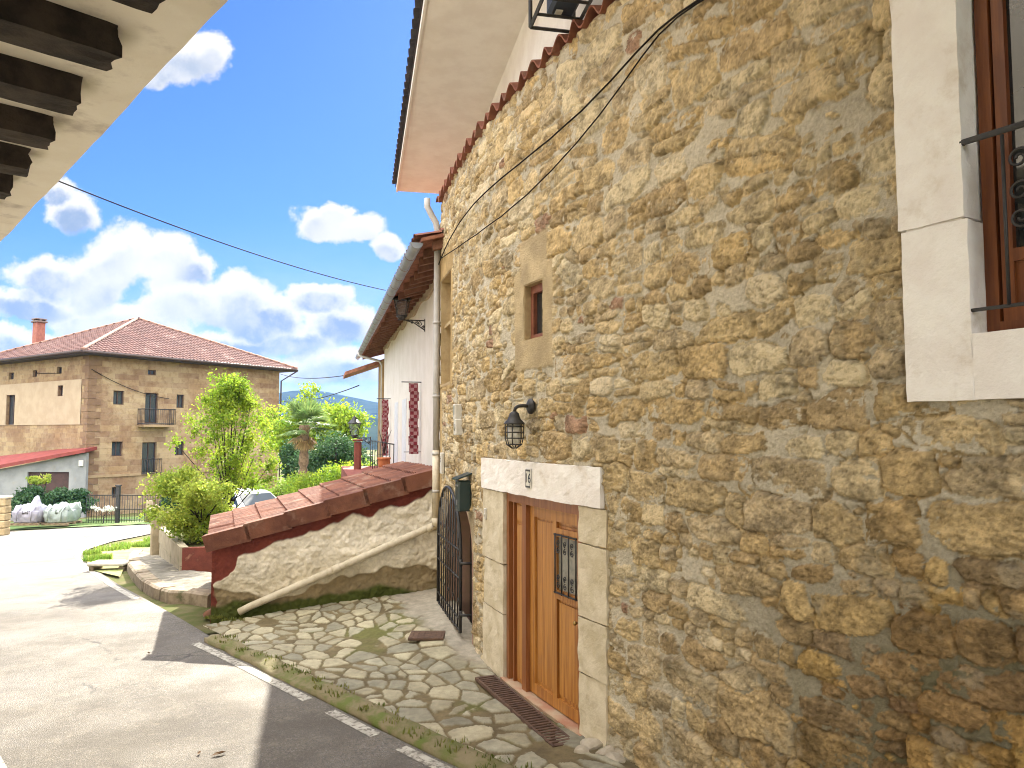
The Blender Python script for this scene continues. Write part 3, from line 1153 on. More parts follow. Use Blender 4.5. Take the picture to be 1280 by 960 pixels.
# mortar bed under the tiles
part(m, 'tile_ledge', claym, house)
m = MB()
wbox(m, SC, 6.9, LEDGE - .02, LEDGE + .06, -.3, .005, (60, 2, 1), .01, 99)
part(m, 'mortar_bed', mat('mortar', (.36, .29, .2), (.28, .22, .15), rough=.95, nscale=10), house)
m = MB()
for zb, zt in ((-.3, LEDGE),):
    p = wp(SC, 0)
    e = Vector((math.cos(R(14)), math.sin(R(14)) * 1.0, 0))
    m.fbox(lambda u, v, w_: Vector((p.x, p.y, -.3 + (LEDGE + .3) * w_)) + Vector((.96, .26, 0)) * 4 * u + Vector((-.24, .97, 0)) * (-.03 * v), (1, 1, 1))
part(m, 'end_wall', ochre, house)

# --- upper storey: set-back white wall, deep white soffit, roof
ZS = 7.4
c0 = Pplane(497, 239, (0, 0, ZS), Vector((0, 0, 1)))
UD = Vector((-math.sin(R(11.5)), math.cos(R(11.5)), 0))     # along the eave, away
UN = Vector((UD.y, -UD.x, 0))                               # away from the street
wl = Pplane(611, 137, (0, 0, ZS), Vector((0, 0, 1)))
setb = (wl - c0).dot(UN)
print('soffit corner', c0, 'overhang', setb)
LEN = 19.0
roof_up = math.tan(R(17))
eave = MB()
o0 = c0
eave.fbox(lambda u, v, w_: o0 - UD * (LEN * u) + UN * ((setb + 4.5) * v) + Vector((0, 0, .10 * w_)), (1, 1, 1))
upper = part(eave, 'soffit', white, house)
m = MB()
m.fbox(lambda u, v, w_: o0 - UD * (LEN * u - .012) + UN * (-.03 + .03 * v) + Vector((0, 0, -.02 + .2 * w_)), (1, 1, 1))
m.fbox(lambda u, v, w_: o0 + UD * (.03 * v - .012) + UN * ((setb + 8) * u) + Vector((0, 0, .0 + .2 * w_ + roof_up * (setb + 8) * u)), (1, 1, 1))
part(m, 'fascia', white, house)
m = MB()
wb0 = o0 + UN * setb
wl_pts = []
for i in range(120):
    p = wb0 - UD * (.5 + (LEN - .5) * i / 119)
    xw = float(np.interp(-p.y, -PYv, PX)) + .16 / math.cos(wa(0))
    wl_pts.append(Vector((max(p.x, xw) if p.y < 11 else p.x, p.y, 0)))
m.fbox(lambda u, v, w_: wl_pts[int(round(u * 119))] + UN * (.3 * v) + Vector((0, 0, LEDGE - .2 + (ZS - LEDGE + .202) * w_)), (119, 1, 1))
m.prism([wb0 - UD * .5 + Vector((0, 0, -2)), wb0 - UD * .5 + UN * 8 + Vector((0, 0, -7)), wb0 - UD * .5 + UN * 8 + Vector((0, 0, roof_up * 8)), wb0 - UD * .5 + Vector((0, 0, .09))], UD * -.3)
part(m, 'upper_wall', white, house)


def tile_sheet(O, U, Vv, lu, lv, period=.22, course=.36, amp=.035, step=.028, mask=None, per_n=8, thick=0.0, jit=0.0, seed=1):
    """real corrugated tile courses: O eave corner, U along the eave, Vv up the slope"""
    U, Vv = Vector(U).normalized(), Vector(Vv).normalized()
    N = U.cross(Vv).normalized()
    if N.z < 0:
        N = -N
    nu_ = int(lu / period * per_n)
    us = np.arange(nu_ + 1) * period / per_n
    vs = []
    nc = int(math.ceil(lv / course))
    for c in range(nc):
        vs += [(c * course, 1.0, c), ((c + 1) * course - .004, 0.0, c)]
    rg_ = np.random.RandomState(seed)
    jt = rg_.normal(0, jit, (nc, nu_ // per_n + 2)) if jit else None
    Vt = []
    for (v, hi_, c) in vs:
        ph = np.abs(np.cos(math.pi * us / period)) ** .8
        hgt = amp * ph + step * hi_
        if jt is not None:
            hgt = hgt + jt[c][(us / period).astype(int)]
        Vt.append(np.array(O)[None, :] + np.outer(us, np.array(U)) + v * np.array(Vv)[None, :] + np.outer(hgt, np.array(N)))
    nv_ = len(vs)
    V_ = np.concatenate(Vt)
    J_, I_ = np.meshgrid(np.arange(nv_ - 1), np.arange(nu_), indexing='ij')
    q_ = (J_ * (nu_ + 1) + I_)
    F_ = np.stack([q_, q_ + 1, q_ + nu_ + 2, q_ + nu_ + 1], -1).reshape(-1, 4)
    if mask is not None:
        uu = (us[:-1] + us[1:]) / 2
        vm = np.array([(vs[j][0] + vs[j + 1][0]) / 2 for j in range(nv_ - 1)])
        keep = mask(np.tile(uu, nv_ - 1), np.repeat(vm, nu_))
        F_ = F_[keep]
    return np_mesh('tiles', V_, F_, False)


tv = UN * math.cos(R(17)) + Vector((0, 0, math.sin(R(17))))
part(tile_sheet(o0 + UD * .10 - UN * .10 + Vector((0, 0, .10)), -UD, tv, LEN, 8.5, .24, .40, .05, .03), 'roof', mat('shaded_roof_tile', (.075, .075, .085), (.05, .05, .06), rough=.7, nscale=3), house)  # tile colour made dark to imitate shade on the roof edge
m = MB()
rp = o0 + UD * .04 - UN * .045 + Vector((0, 0, .09))
m.prism([rp, rp - UD * LEN, rp - UD * LEN + tv * 8.5, rp + tv * 8.5], Vector((0, 0, .05)))
part(m, 'roof_deck', oldwood, house)

# ------------------------------------------------------------------ paving: crazy paving as a real relief
PU = np.arange(1.2, 10.2, .016)
PO = np.arange(3.86, 7.2, .013)
UU, OO = np.meshgrid(PU, PO)
rg = np.random.RandomState(17)
F1 = np.full(UU.shape, 9.0)
F2 = np.full(UU.shape, 9.0)
IDp = np.zeros(UU.shape, np.int32)
k_ = 0
wu = UU + .025 * fbm(UU, OO, 4, 5, 2) + .010 * fbm(UU, OO, 18, 6, 2)
wo_ = OO + .025 * fbm(UU, OO, 4, 7, 2) + .010 * fbm(UU, OO, 18, 8, 2)
cu, cv = .28, .19
th = R(20)
for a in np.arange(0.8, 10.6, cu):
    for b in np.arange(3.5, 7.6, cv):
        x, y = a + rg.uniform(-.17, .17), b + rg.uniform(-.13, .13)
        i0_, i1_ = np.searchsorted(PU, [x - .6, x + .6])
        j0_, j1_ = np.searchsorted(PO, [y - .5, y + .5])
        if rg.rand() < .20:
            continue
        k_ += 1
        if i1_ <= i0_ or j1_ <= j0_:
            continue
        s_ = (slice(j0_, j1_), slice(i0_, i1_))
        dx, dy = wu[s_] - x, wo_[s_] - y
        lx, ly = dx * math.cos(th) + dy * math.sin(th), -dx * math.sin(th) + dy * math.cos(th)
        d = np.sqrt((lx * .85) ** 2 + (ly * 1.25) ** 2)
        b1 = d < F1[s_]
        F2[s_] = np.where(b1, F1[s_], np.minimum(F2[s_], d))
        IDp[s_] = np.where(b1, k_, IDp[s_])
        F1[s_] = np.where(b1, d, F1[s_])
edge = (F2 - F1) * .5 - .014 + .010 * fbm(UU, OO, 24, 9, 3) + .012 * fbm(UU, OO, 3, 10, 2)
fl = sst(edge, 0, .008)
tn = rg.uniform(.70, 1.22, k_ + 2)[IDp]
warm = rg.rand(k_ + 2)[IDp]
fc = np.where(warm[..., None] > .5, np.array((.38, .345, .235)), np.array((.335, .315, .23))) * tn[..., None] * (1 + .3 * fbm(UU, OO, 6, 13, 4))[..., None]
jc = np.array((.155, .12, .06)) * (1 + .4 * fbm(UU, OO, 5, 14, 4))[..., None]
mos = sst(fbm(UU, OO, 1.1, 15, 4) - .25 * sst(OO, 4.6, 4.0) + .05, .12, .36)
jc = jc * (1 - .75 * mos[..., None]) + np.array((.125, .135, .03)) * .75 * mos[..., None]
cov = np.clip(fl - .22 * mos * sst(fbm(UU, OO, 9, 16, 3), .05, .3), 0, 1)
PC = jc * (1 - cov[..., None]) + fc * cov[..., None]
# bare cement by the gate and along the wall foot
GX, GY = -S43 * UU + C43 * OO, C43 * UU + S43 * OO
cem = sst(OO + .22 * fbm(UU, OO, 3, 18, 3) - np.interp(UU, [0, 5, 6.5, 9, 10], [5.6, 5.0, 5.15, 6.0, 6.4]), 0, .25) * sst(UU, 5.6, 6.4)
PC = PC * (1 - cem[..., None]) + (np.array((.36, .32, .25)) * (1 + .25 * fbm(UU, OO, 8, 19, 4))[..., None]) * cem[..., None]


def pave_z(x, y):
    u, o = uo(x, y)
    return T(x, y) + .04 + .14 * max(0, o - 4.9) * min(1, max(0, (u - 5.2) / 2.2)) + .022 * max(0, u - 9) * 1.5


PZ = np.vectorize(pave_z)(GX, GY) + (.012 + .012 * (tn - .9)) * fl * (1 - cem) + .010 * fbm(UU, OO, 2, 20, 3) + .004 * fbm(UU, OO, 25, 21, 2) * (1 - fl * .6)
V = np.stack([GX, GY, PZ], -1).reshape(-1, 3)
J, I = np.meshgrid(np.arange(len(PO) - 1), np.arange(len(PU) - 1), indexing='ij')
q = J * len(PU) + I
F = np.stack([q, q + len(PU), q + len(PU) + 1, q + 1], -1).reshape(-1, 4)
fx, fy = GX[:-1, :-1].ravel(), GY[:-1, :-1].ravel()
keep = fx < np.interp(-fy, -PYv, PX) + .12
# stop behind the lean-to's front wall
LT_L = Vector((-4.27, 10.72, 0))
LT_R = wp(SC, 0) + Vector((.02, .10, 0))
side = (LT_R.x - LT_L.x) * (fy - LT_L.y) - (LT_R.y - LT_L.y) * (fx - LT_L.x)
keep &= side < .4
keep &= ~((np.abs(fx) > 50))
pave_m = mat('flagstone', (.72, .70, .66), nscale=14, rough=.85, bump=.5, bscale=80, vcol=True, spec=.3)
me = np_mesh('paving', V, F[keep], True, PC.reshape(-1, 3))
tag(link('paving', me, pave_m), 'crazy paved apron of pale flagstones with mossy joints before the door', 'paving', kind='structure')
# kerb strip
mossy = mat('mossy_kerb', (.20, .165, .095), (.13, .125, .05), rough=.95, nscale=5, bump=.8, bscale=40, dirt=(.10, .13, .025), dscale=2.5, dlo=.5, dhi=.68)
m = MB()


def kf(u, v, w_):
    uu, oo = -3 + 12.6 * u, 3.655 + .235 * v
    x, y = G(uu, oo)
    nz = float(fbm(np.array([uu]), np.array([oo]), 3, 33, 4)[0])
    return Vector((x, y, T(x, y) - .05 + (.05 + .045 + .03 * (v > .3) * (v < .9) + .03 * nz) * w_)) + Vector((C43, S43, 0)) * nz * .03 * (v < .5)


m.fbox(kf, (160, 5, 1))
ko = m.build('kerb', mossy)
for p in ko.data.polygons:
    p.use_smooth = True
tag(ko, 'low mossy kerb between road and flagstones', 'kerb', kind='structure')

# ------------------------------------------------------------------ lean-to with its red tiled roof
red = mat('red_oxide_render', (.20, .055, .038), (.14, .04, .028), rough=.88, nscale=5, bump=.6, bscale=40, dirt=(.33, .17, .11), dscale=5, dlo=.58, dhi=.75)
redt = mat('red_concrete_tile', (.185, .075, .045), (.115, .045, .03), rough=.9, nscale=3, bump=.7, bscale=40, dirt=(.24, .15, .11), dscale=2.6, dlo=.52, dhi=.70, detail=8)
lt = thing('lean_to', 'low lean-to with red tiled roof and peeling cream plaster front', 'lean-to', LT_L + Vector((0, 0, T(LT_L.x, LT_L.y))))
E1 = (LT_R - LT_L)
LTW = E1.length
E1.normalize()
EN = Vector((E1.y, -E1.x, 0))         # toward the viewer
zl, zr = .89, 1.83
BK = Vector((-.36, .93, 0)).normalized()


def lt_top(s):
    return zl + (zr - zl) * s / LTW


nX, nZ = 260, 130
ss = np.linspace(0, LTW, nX)
tt = np.linspace(0, 1, nZ)
SS, TT = np.meshgrid(ss, tt)
zb = np.array([pave_z(*(LT_L + E1 * s).xy) - .25 for s in ss])[None, :]
topz = (zl + (zr - zl) * SS / LTW) - .03
ZL = zb + (topz - zb) * TT
ht = .035 * fbm(SS, ZL, 3, 201, 3) + .055 * np.abs(fbm(SS, ZL, 7, 202, 4, .55)) + .008 * fbm(SS, ZL, 30, 203, 2)
dtop = topz - ZL
redm = sst(.30 - .10 * SS / LTW + .14 * fbm(SS, ZL * .6, 2.2, 204, 4) - dtop, -.012, .012)
leftm = sst(.10 + .16 * fbm(SS, ZL, 3, 205, 3) + .25 * sst(dtop, .6, .3) - SS, -.01, .01)
redm = np.maximum(redm, leftm)
hb = ZL - (zb + .25)
bare = sst(.30 + .22 * fbm(SS, ZL, 2.0, 206, 3) - hb - .1 * sst(SS, 2.6, 3.2), -.01, .02)
CL = np.array((.76, .70, .58)) * (1 + .25 * fbm(SS, ZL, 4, 207, 4))[..., None]
low = sst(hb + .25 * fbm(SS, ZL, 2, 208, 3), .75, .35)[..., None]
CL = CL * (1 - .45 * low) + np.array((.46, .38, .22)) * .45 * low
sto = np.array((.27, .21, .12)) * (1 + .5 * fbm(SS, ZL, 3, 209, 4))[..., None]
CL = CL * (1 - bare[..., None]) + sto * bare[..., None]
CL = CL * (1 - redm[..., None]) + (np.array((.18, .048, .036)) * (1 + .3 * fbm(SS, ZL, 6, 210, 3))[..., None]) * redm[..., None]
gm = sst(.14 + .12 * fbm(SS, ZL, 3, 211, 3) - hb - .12 * sst(SS, 2.2, 3.2), -.02, .05)[..., None]
CL = CL * (1 - gm) + np.array((.07, .085, .02)) * gm
ht = ht * (1 - redm * .6) - .035 * redm + bare * (.03 * np.abs(fbm(SS, ZL, 4.5, 212, 3)) - .03)
# joints between the exposed foot stones
ht = ht + .02
P0 = np.array(LT_L)[None, None, :]
V = P0 + SS[..., None] * np.array(E1) + ht[..., None] * np.array(EN)
V[..., 2] = ZL
J, I = np.meshgrid(np.arange(nZ - 1), np.arange(nX - 1), indexing='ij')
q = J * nX + I
F = np.stack([q, q + 1, q + nX + 1, q + nX], -1).reshape(-1, 4)
plast = mat('lumpy_plaster', (.78, .76, .72), nscale=16, rough=.95, bump=.7, bscale=60, vcol=True, spec=.15)
part(np_mesh('front_wall', V.reshape(-1, 3), F, True, CL.reshape(-1, 3)), 'front_wall', plast, lt)
DEP = 3.2
m = MB()
m.fbox(lambda u, v, w_: LT_L + E1 * (.12 * v + .001) + BK * (.06 + (DEP - .06) * u) + Vector((0, 0, -1.2 + (zl - .06 + 1.2) * w_)), (1, 1, 1))
part(m, 'side_wall', red, lt)
slope = math.atan2(zr - zl, LTW)
up = E1 * math.cos(slope) + Vector((0, 0, math.sin(slope)))
ov = .05
O = LT_L - E1 * ov - EN * -.02 + Vector((0, 0, zl - ov * math.tan(slope) + .02))
part(tile_sheet(O, BK, up, DEP, LTW / math.cos(slope) + ov + .1, .20, .40, .035, .03, jit=.004), 'roof', redt, lt)
# verge tiles stepping up the front edge
m = MB()
nv = 6
Lr = (LTW + ov) / math.cos(slope)
for k in range(nv):
    a0, a1 = Lr * k / nv - .03, Lr * (k + 1) / nv + .02
    lift = .035
    N_ = up.cross(BK).normalized()
    if N_.z < 0:
        N_ = -N_

    def vf(u, v, w_, a0=a0, a1=a1):
        return O + EN * (.02 + .085 * v) + up * (a0 + (a1 - a0) * u) + N_ * (-.14 + .235 * w_ + .025 * (1 - u)) + Vector((0, 0, .0))
    m.fbox(vf, (1, 1, 1))
    m.fbox(lambda u, v, w_, a0=a0, a1=a1: O + EN * (.02 - .16 * v) + up * (a0 + (a1 - a0) * u) + N_ * (.075 + .022 * w_ + .025 * (1 - u)), (1, 1, 1))
part(m, 'verge_tiles', redt, lt)
m = MB()
m.fbox(lambda u, v, w_: O + EN * .0 + BK * (DEP * v) + up * (Lr * u) + N_ * (-.05 + .04 * w_), (1, 1, 1))
part(m, 'roof_board', red, lt)

# ------------------------------------------------------------------ neighbour: long white house with deep rafter eave
ND = Vector((-math.sin(R(14.5)), math.cos(R(14.5)), 0))
NNo = Vector((-ND.y, ND.x, 0))        # toward the street (left)
nb = thing('white_house', 'long white rendered house with deep timber eave beyond the stone house', 'house', (-1.46, 14, 0))
base_ = Vector((-1.46, 14, 0))


def nbp(t_, o, z):
    return base_ + ND * t_ + NNo * o + Vector((0, 0, z))


T0, T1 = -3.2, 11.4
nbwhite = mat('old_white_render', (.66, .62, .57), (.60, .56, .50), rough=.9, nscale=2, bump=.3, bscale=40, dirt=(.62, .55, .45), dscale=1.0, dlo=.6, dhi=.8)
m = MB()
m.fbox(lambda u, v, w_: nbp(T0 + (T1 - T0) * u, -.4 * v, -1.5 + 6.95 * w_), (1, 1, 1))
nbwall = part(m, 'wall', nbwhite, nb)
m = MB()
for k in range(10):
    l_ = .75 if k % 2 else .55
    m.fbox(lambda u, v, w_: nbp(T1 + .002 + 1.75 * u, .06 - .4 * v, -1.5 + .64 * k + .63 * w_), (2, 1, 1))
part(m, 'quoins', mat('brown_stone', (.30, .21, .10), (.22, .15, .075), rough=.9, nscale=3, bump=.6), nb)
ZE = 5.17
sl_ = math.tan(R(16))
m = MB()
m.prism([nbp(T0 - .1, .70, ZE + .06), nbp(T1 + 2.7, .70, ZE + .06), nbp(T1 + 2.7, -6, ZE + .06 + 6.78 * sl_), nbp(T0 - .1, -6, ZE + .06 + 6.78 * sl_)], (0, 0, .05))
nbroof = part(m, 'roof_boards', mat('red_brown_boards', (.30, .13, .075), (.20, .08, .05), rough=.8, nscale=8, bump=.4), nb)
part(tile_sheet(nbp(T1 + 2.7, .78, ZE + .11), -ND, -NNo * math.cos(R(16)) + Vector((0, 0, math.sin(R(16)))), T1 - T0 + 2.8, 7, .24, .4, .05, .03), 'roof_tiles', claym, nb)
k = 0
t_ = T0
while t_ < T1 + 2.6:
    m = MB()
    wd = .11 + rnd.uniform(-.015, .02)
    e = rnd.uniform(-.05, .05)
    m.prism([nbp(t_, .56 + e, ZE - .08 + .16 * sl_), nbp(t_ + wd, .56 + e, ZE - .08 + .16 * sl_), nbp(t_ + wd, -.3, ZE - .08 + 1.08 * sl_), nbp(t_, -.3, ZE - .08 + 1.08 * sl_)], (0, 0, .135))
    part(m, 'rafter', mat('rafter_wood', (.22, .11, .07), (.15, .075, .05), rough=.85, nscale=9, bump=.5), nb)
    t_ += .52 + rnd.uniform(-.05, .05)
# ragged plaster line under the eave
m = MB()
m.fbox(lambda u, v, w_: nbp(T0 + (T1 - T0) * u, .05 - .05 * v, ZE + .02 + .24 * w_ + .05 * math.sin(40 * u) * (w_ < .5)), (60, 1, 1))
part(m, 'eave_mortar', mat('rough_mortar', (.42, .35, .26), (.30, .24, .17), rough=.95, nscale=12, bump=.8), nb)
# gutter: half pipe in sections
zinc = mat('zinc', (.30, .33, .37), (.24, .27, .31), rough=.55, metal=.55, nscale=5)
m = MB()
gs = []
for i in range(int((T1 + 2.7 - T0) / .8) + 1):
    a0 = T0 - .05 + i * .8
    a1 = min(a0 + .8, T1 + 2.6)
    pts = []
    for (tt_, rr) in ((a0, .092), (a1, .085)):
        pts.append([nbp(tt_, .76 + rr * math.cos(an), ZE + .05 + rr * math.sin(an)) for an in np.linspace(math.pi, 2 * math.pi, 9)])
    m.add(pts[0] + pts[1], [(j, j + 1, 9 + j + 1, 9 + j) for j in range(8)], True)
m.add([nbp(T0 - .05, .76 + .09 * math.cos(an), ZE + .05 + .09 * math.sin(an)) for an in np.linspace(math.pi, 2 * math.pi, 9)], [tuple(range(9))])
part(m, 'gutter', zinc, nb)
m = MB()
e0 = nbp(T1 + .2, .86, ZE - .02)
m.tube([e0, nbp(T1 + .2, .84, ZE - .12), nbp(T1 + .15, .15, ZE - .30), nbp(T1 + .15, .06, ZE - .45), nbp(T1 + .15, .06, 1.2)], .045, 10)
part(m, 'downpipe', mat('grey_pipe', (.42, .41, .39), rough=.6), nb)
# the lower roof at its far end
m = MB()
m.prism([nbp(T1 + 1.2, 1.25, ZE - .72), nbp(T1 + 3.2, 1.25, ZE - .72), nbp(T1 + 3.2, -1, ZE + .1), nbp(T1 + 1.2, -1, ZE + .1)], (0, 0, .12))
part(m, 'lower_eave', mat('red_brown_boards', None), nb)
# balcony doors on the white wall
m = MB()
for (ta, tb, zb_, zt_) in ((4.6, 5.5, 1.3, 3.3), (6.6, 7.5, 1.3, 3.3)):
    m = MB()
    m.fbox(lambda u, v, w_: nbp(ta + (tb - ta) * u, .02 - .06 * v, zb_ + (zt_ - zb_) * w_), (1, 1, 1))
    part(m, 'balcony_door', mat('grey_white_paint', (.62, .64, .68), (.56, .58, .62), rough=.5), nb)
# terrace block behind the lean-to
m = MB()
m.fbox(lambda u, v, w_: nbp(1.2 + 10 * u, .02 + 1.35 * v, -1.5 + 2.85 * w_), (1, 1, 1))
part(m, 'terrace', red, nb)

# hangings: red and white checked cloth strips
chk = bpy.data.materials.new('checked_cloth')
chk.use_nodes = True
t = NT(chk.node_tree)
ck = t.n('ShaderNodeTexChecker', i_Scale=14.0, i_Color1=(.15, .012, .022), i_Color2=(.42, .30, .30))
t.set(ck.inputs['Vector'], t.v('ADD', t.n('ShaderNodeTexCoord').outputs['Object'], (.013, .017, .021)))
t.set(chk.node_tree.nodes['Principled BSDF'].inputs['Base Color'], t.mix(.5, ck.outputs[0], (.16, .014, .024)))
chk.node_tree.nodes['Principled BSDF'].inputs['Roughness'].default_value = .9


def hanging(tpos, z0, z1, label, nseg=8):
    p = nbp(tpos, .06, z1)
    h = thing('wall_hanging', label, 'hanging', p, group='checked hangings on the white wall')
    m = MB()
    dz = (z1 - z0) / nseg
    for i in range(nseg):
        a = z1 - i * dz
        wv = .012 * (-1) ** i
        m.fbox(lambda u, v, w_: nbp(tpos + (-.02 + .04 * v) + .02 * w_, .06 + .19 * u + wv * .8, a - dz * 1.0 + dz * w_ + .006), (3, 1, 1))
    part(m, 'cloth', chk, h)
    m = MB()
    m.tube([nbp(tpos, -.0, z1 + .03), nbp(tpos, .42, z1 + .03)], .012, 6)
    part(m, 'rod', darkmetal, h)
    m = MB()
    m.tube([nbp(tpos, -.0, z0 + .05), nbp(tpos, .36, z0 + .05)], .008, 6)
    part(m, 'rod', darkmetal, h)


p_n = W
hanging(1.9, 2.0, 3.5, 'red and white checked hanging nearest the drainpipe on the white wall')
hanging(8.9, 1.75, 3.45, 'red and white checked hanging at the far end of the white wall')

# balcony railing, red pillar, pot
m = MB()
rl = thing('railing', 'thin black iron terrace railing before the white wall', 'railing', nbp(5, .5, 1.35))
m.tube([nbp(2.6, .5, 2.2), nbp(10.2, .5, 2.2)], .016, 6)
part(m, 'handrail', darkmetal, rl)
for k in range(9):
    m = MB()
    m.tube([nbp(2.6 + 7.6 * k / 8, .5, 1.3), nbp(2.6 + 7.6 * k / 8, .5, 2.2)], .012, 6)
    part(m, 'baluster', darkmetal, rl)
m = MB()
pp = Py(447, 577, 22.5)
m.box((pp.x, pp.y, 1.0), (.20, .20, 2.35), None, .03)
rp_ = thing('gate_pillar', 'square red painted pillar standing above the lean-to roof', 'pillar', (pp.x, pp.y, 0))
part(m, 'shaft', red, rp_)
m = MB()
m.box((pp.x, pp.y, 2.22), (.26, .26, .06), None, .02)
part(m, 'cap', red, rp_)

claypot = mat('terracotta', (.46, .16, .06), (.38, .12, .05), rough=.8, nscale=8)
p0 = Py(480, 584, 17.0)
pt = thing('flower_pot', 'round orange terracotta pot with a bare plant above the lean-to roof', 'flower pot', (p0.x, p0.y, p0.z))
m = MB()
m.lathe((p0.x, p0.y, p0.z - .05), [(.08, 0), (.12, .07), (.145, .16), (.135, .22), (.155, .235), (.155, .27), (.13, .27), (.12, .22)], 18)
part(m, 'pot', claypot, pt)
m = MB()
for k in range(5):
    an = k * 1.3
    q = Vector((p0.x, p0.y, p0.z + .3))
    m.tube([q, q + Vector((.05 * math.cos(an), .05 * math.sin(an), .25)), q + Vector((.16 * math.cos(an), .12 * math.sin(an), .55))], [.012, .009, .004], 5)
part(m, 'stem', oldwood, pt)
m = MB()
m.box((p0.x, p0.y, p0.z - .28), (.5, .4, .46), None, .02)
part(m, 'stand', red, pt)

# ------------------------------------------------------------------ street lanterns
lampglass = mat('lantern_glass', (.55, .58, .58), (.48, .5, .5), rough=.15, spec=.6)
lg = lampglass.node_tree
_t = NT(lg)
_tr = _t.n('ShaderNodeBsdfTransparent', i_Color=(.85, .88, .88))
_mx = _t.n('ShaderNodeMixShader', i_0=.90, i_1=lg.nodes['Principled BSDF'].outputs[0], i_2=_tr.outputs[0])
_t.set(lg.nodes['Material Output'].inputs[0], _mx.outputs[0])


def lantern(loc, wallp, h, label, ornate):
    """four-sided lantern standing on the tip of a bracket fixed at wallp"""
    L = thing('street_lantern', label, 'street lamp', wallp, group='black iron street lanterns')
    b = Vector(loc)
    m = MB()
    wb, wtp = h * .22, h * .38
    zb, zt = h * .08, h * .62
    cs = [(-1, -1), (1, -1), (1, 1), (-1, 1)]
    for i in range(4):
        a, c = cs[i], cs[(i + 1) % 4]
        pb, pt_ = b + Vector((a[0] * wb / 2 * 1.2, a[1] * wb / 2 * 1.2, zb)), b + Vector((a[0] * wtp / 2 * 1.2, a[1] * wtp / 2 * 1.2, zt))
        qb, qt = b + Vector((c[0] * wb / 2 * 1.2, c[1] * wb / 2 * 1.2, zb)), b + Vector((c[0] * wtp / 2 * 1.2, c[1] * wtp / 2 * 1.2, zt))
        r_ = h * .016
        m.tube([pb, pt_], r_, 5)
        m.tube([pb, qb], r_, 5)
        m.tube([pt_, qt], r_, 5)
    part(m, 'frame', darkmetal, L)
    m = MB()
    m.fbox(lambda u, v, w_: b + Vector(((2 * u - 1) * (wb + (wtp - wb) * w_) * .57, (2 * v - 1) * (wb + (wtp - wb) * w_) * .57, zb + (zt - zb) * w_)))
    part(m, 'glass', lampglass, L)
    m = MB()
    m.lathe(b, [(wtp * .88, zt), (wtp * .84, zt + .02 * h), (wtp * .45, zt + .17 * h), (wtp * .3, zt + .2 * h), (wtp * .28, zt + .28 * h), (wtp * .1, zt + .32 * h), (wtp * .05, zt + .38 * h)], 4 if not ornate else 4)
    part(m, 'hood', darkmetal, L)
    m = MB()
    m.lathe(b, [(wb * .25, -.06 * h), (wb * .5, 0), (wb * .9, zb)], 8)
    wpn = Vector(wallp)
    arm = Vector((b.x, b.y, b.z - .05 * h))
    d = (wpn - arm)
    d.z = 0
    ln = d.length
    d.normalize()
    Zv = Vector((0, 0, 1))
    m.tube([arm - d * .08, arm + d * ln], h * .022, 6)
    m.tube([arm + d * ln * .15, arm + d * ln * .55 - Zv * ln * .12, arm + d * ln - Zv * ln * .42], h * .02, 6)
    pf = lambda a_, b_: arm + d * a_ + Zv * b_
    for (a_, b_, r_, sg) in ((.45, -.08, .06, 1), (.62, -.10, .075, -1), (.80, -.13, .09, 1), (.9, -.27, .06, -1)):
        scroll(m, pf, ln * a_, ln * b_, ln * r_ * 1.1, 1.4, sg, h * .014, math.pi / 2)
    m.box(arm + d * ln - Zv * ln * .2, (.03, .03, ln * .55))
    part(m, 'bracket', darkmetal, L)
    return L


q = Py(502, 398, 15.2)
wpt = nbp((Py(541, 415, 15.6) - base_).dot(ND), .0, 0)
tq = (Vector((q.x, q.y, 0)) - base_).dot(ND)
lantern((q.x, q.y, q.z), (nbp(tq, 0, q.z)), .62, 'black iron lantern on a scrolled bracket under the timber eave', True)
q = Py(443, 546, 26)
lantern((q.x, q.y, q.z), q + Vector((.55, .05, 0)), .75, 'small black lantern at the far corner above the red pillar', False)

# ------------------------------------------------------------------ drainpipe: down the corner, then along the lean-to
pipem = mat('grey_plastic_pipe', (.47, .46, .44), (.40, .39, .37), rough=.5, nscale=6)
creamp = mat('cream_pipe', (.60, .54, .42), (.50, .44, .33), rough=.7, nscale=8, dirt=(.35, .29, .18), dscale=8)
dp = thing('drainpipe', 'tall grey drainpipe at the stone corner running on diagonally along the plaster', 'drainpipe', wp(SC - .02, .3, .07))
sdp = SC + .03


def dpp(z, h=.075):
    return wp(sdp, z, h)


zb_ = lt_top(LTW) - .74
m = MB()
el = Pplane(534, 258, tuple(wp(SC, 0, .5)), Vector((UD.x, UD.y, 0)))
m.tube([el + Vector((-.0, .0, .12)), el, dpp(5.72, .16), dpp(5.62, .10), dpp(5.5), dpp(5.0), dpp(3.5), dpp(2.2)], .048, 12)
part(m, 'upper_pipe', pipem, dp)
m = MB()
m.tube([dpp(2.2), dpp(zb_ + .12)], .052, 12)
part(m, 'lower_pipe', creamp, dp)
m = MB()
for zz in (5.35, 4.1, 3.0, 2.15, 1.6):
    m = MB()
    m.lathe(dpp(zz), [(.050, -.02), (.058, -.02), (.058, .02), (.050, .02)], 12)
    m.tube([dpp(zz, .08), dpp(zz, 0)], .01, 5)
    part(m, 'clamp', pipem, dp)
m = MB()
pe = LT_L + E1 * .55 + EN * .10
pe.z = T(pe.x, pe.y) + .20
ps = LT_R - E1 * .12 + EN * .10
ps.z = zb_
m.tube([dpp(zb_ + .12), dpp(zb_ + .02), ps + Vector((.03, 0, .0)), ps - E1 * .1 + Vector((0, 0, -.03)), ps.lerp(pe, .55), pe, pe - E1 * .14 - Vector((0, 0, .07))], .052, 12)
part(m, 'diagonal_pipe', creamp, dp)
m = MB()
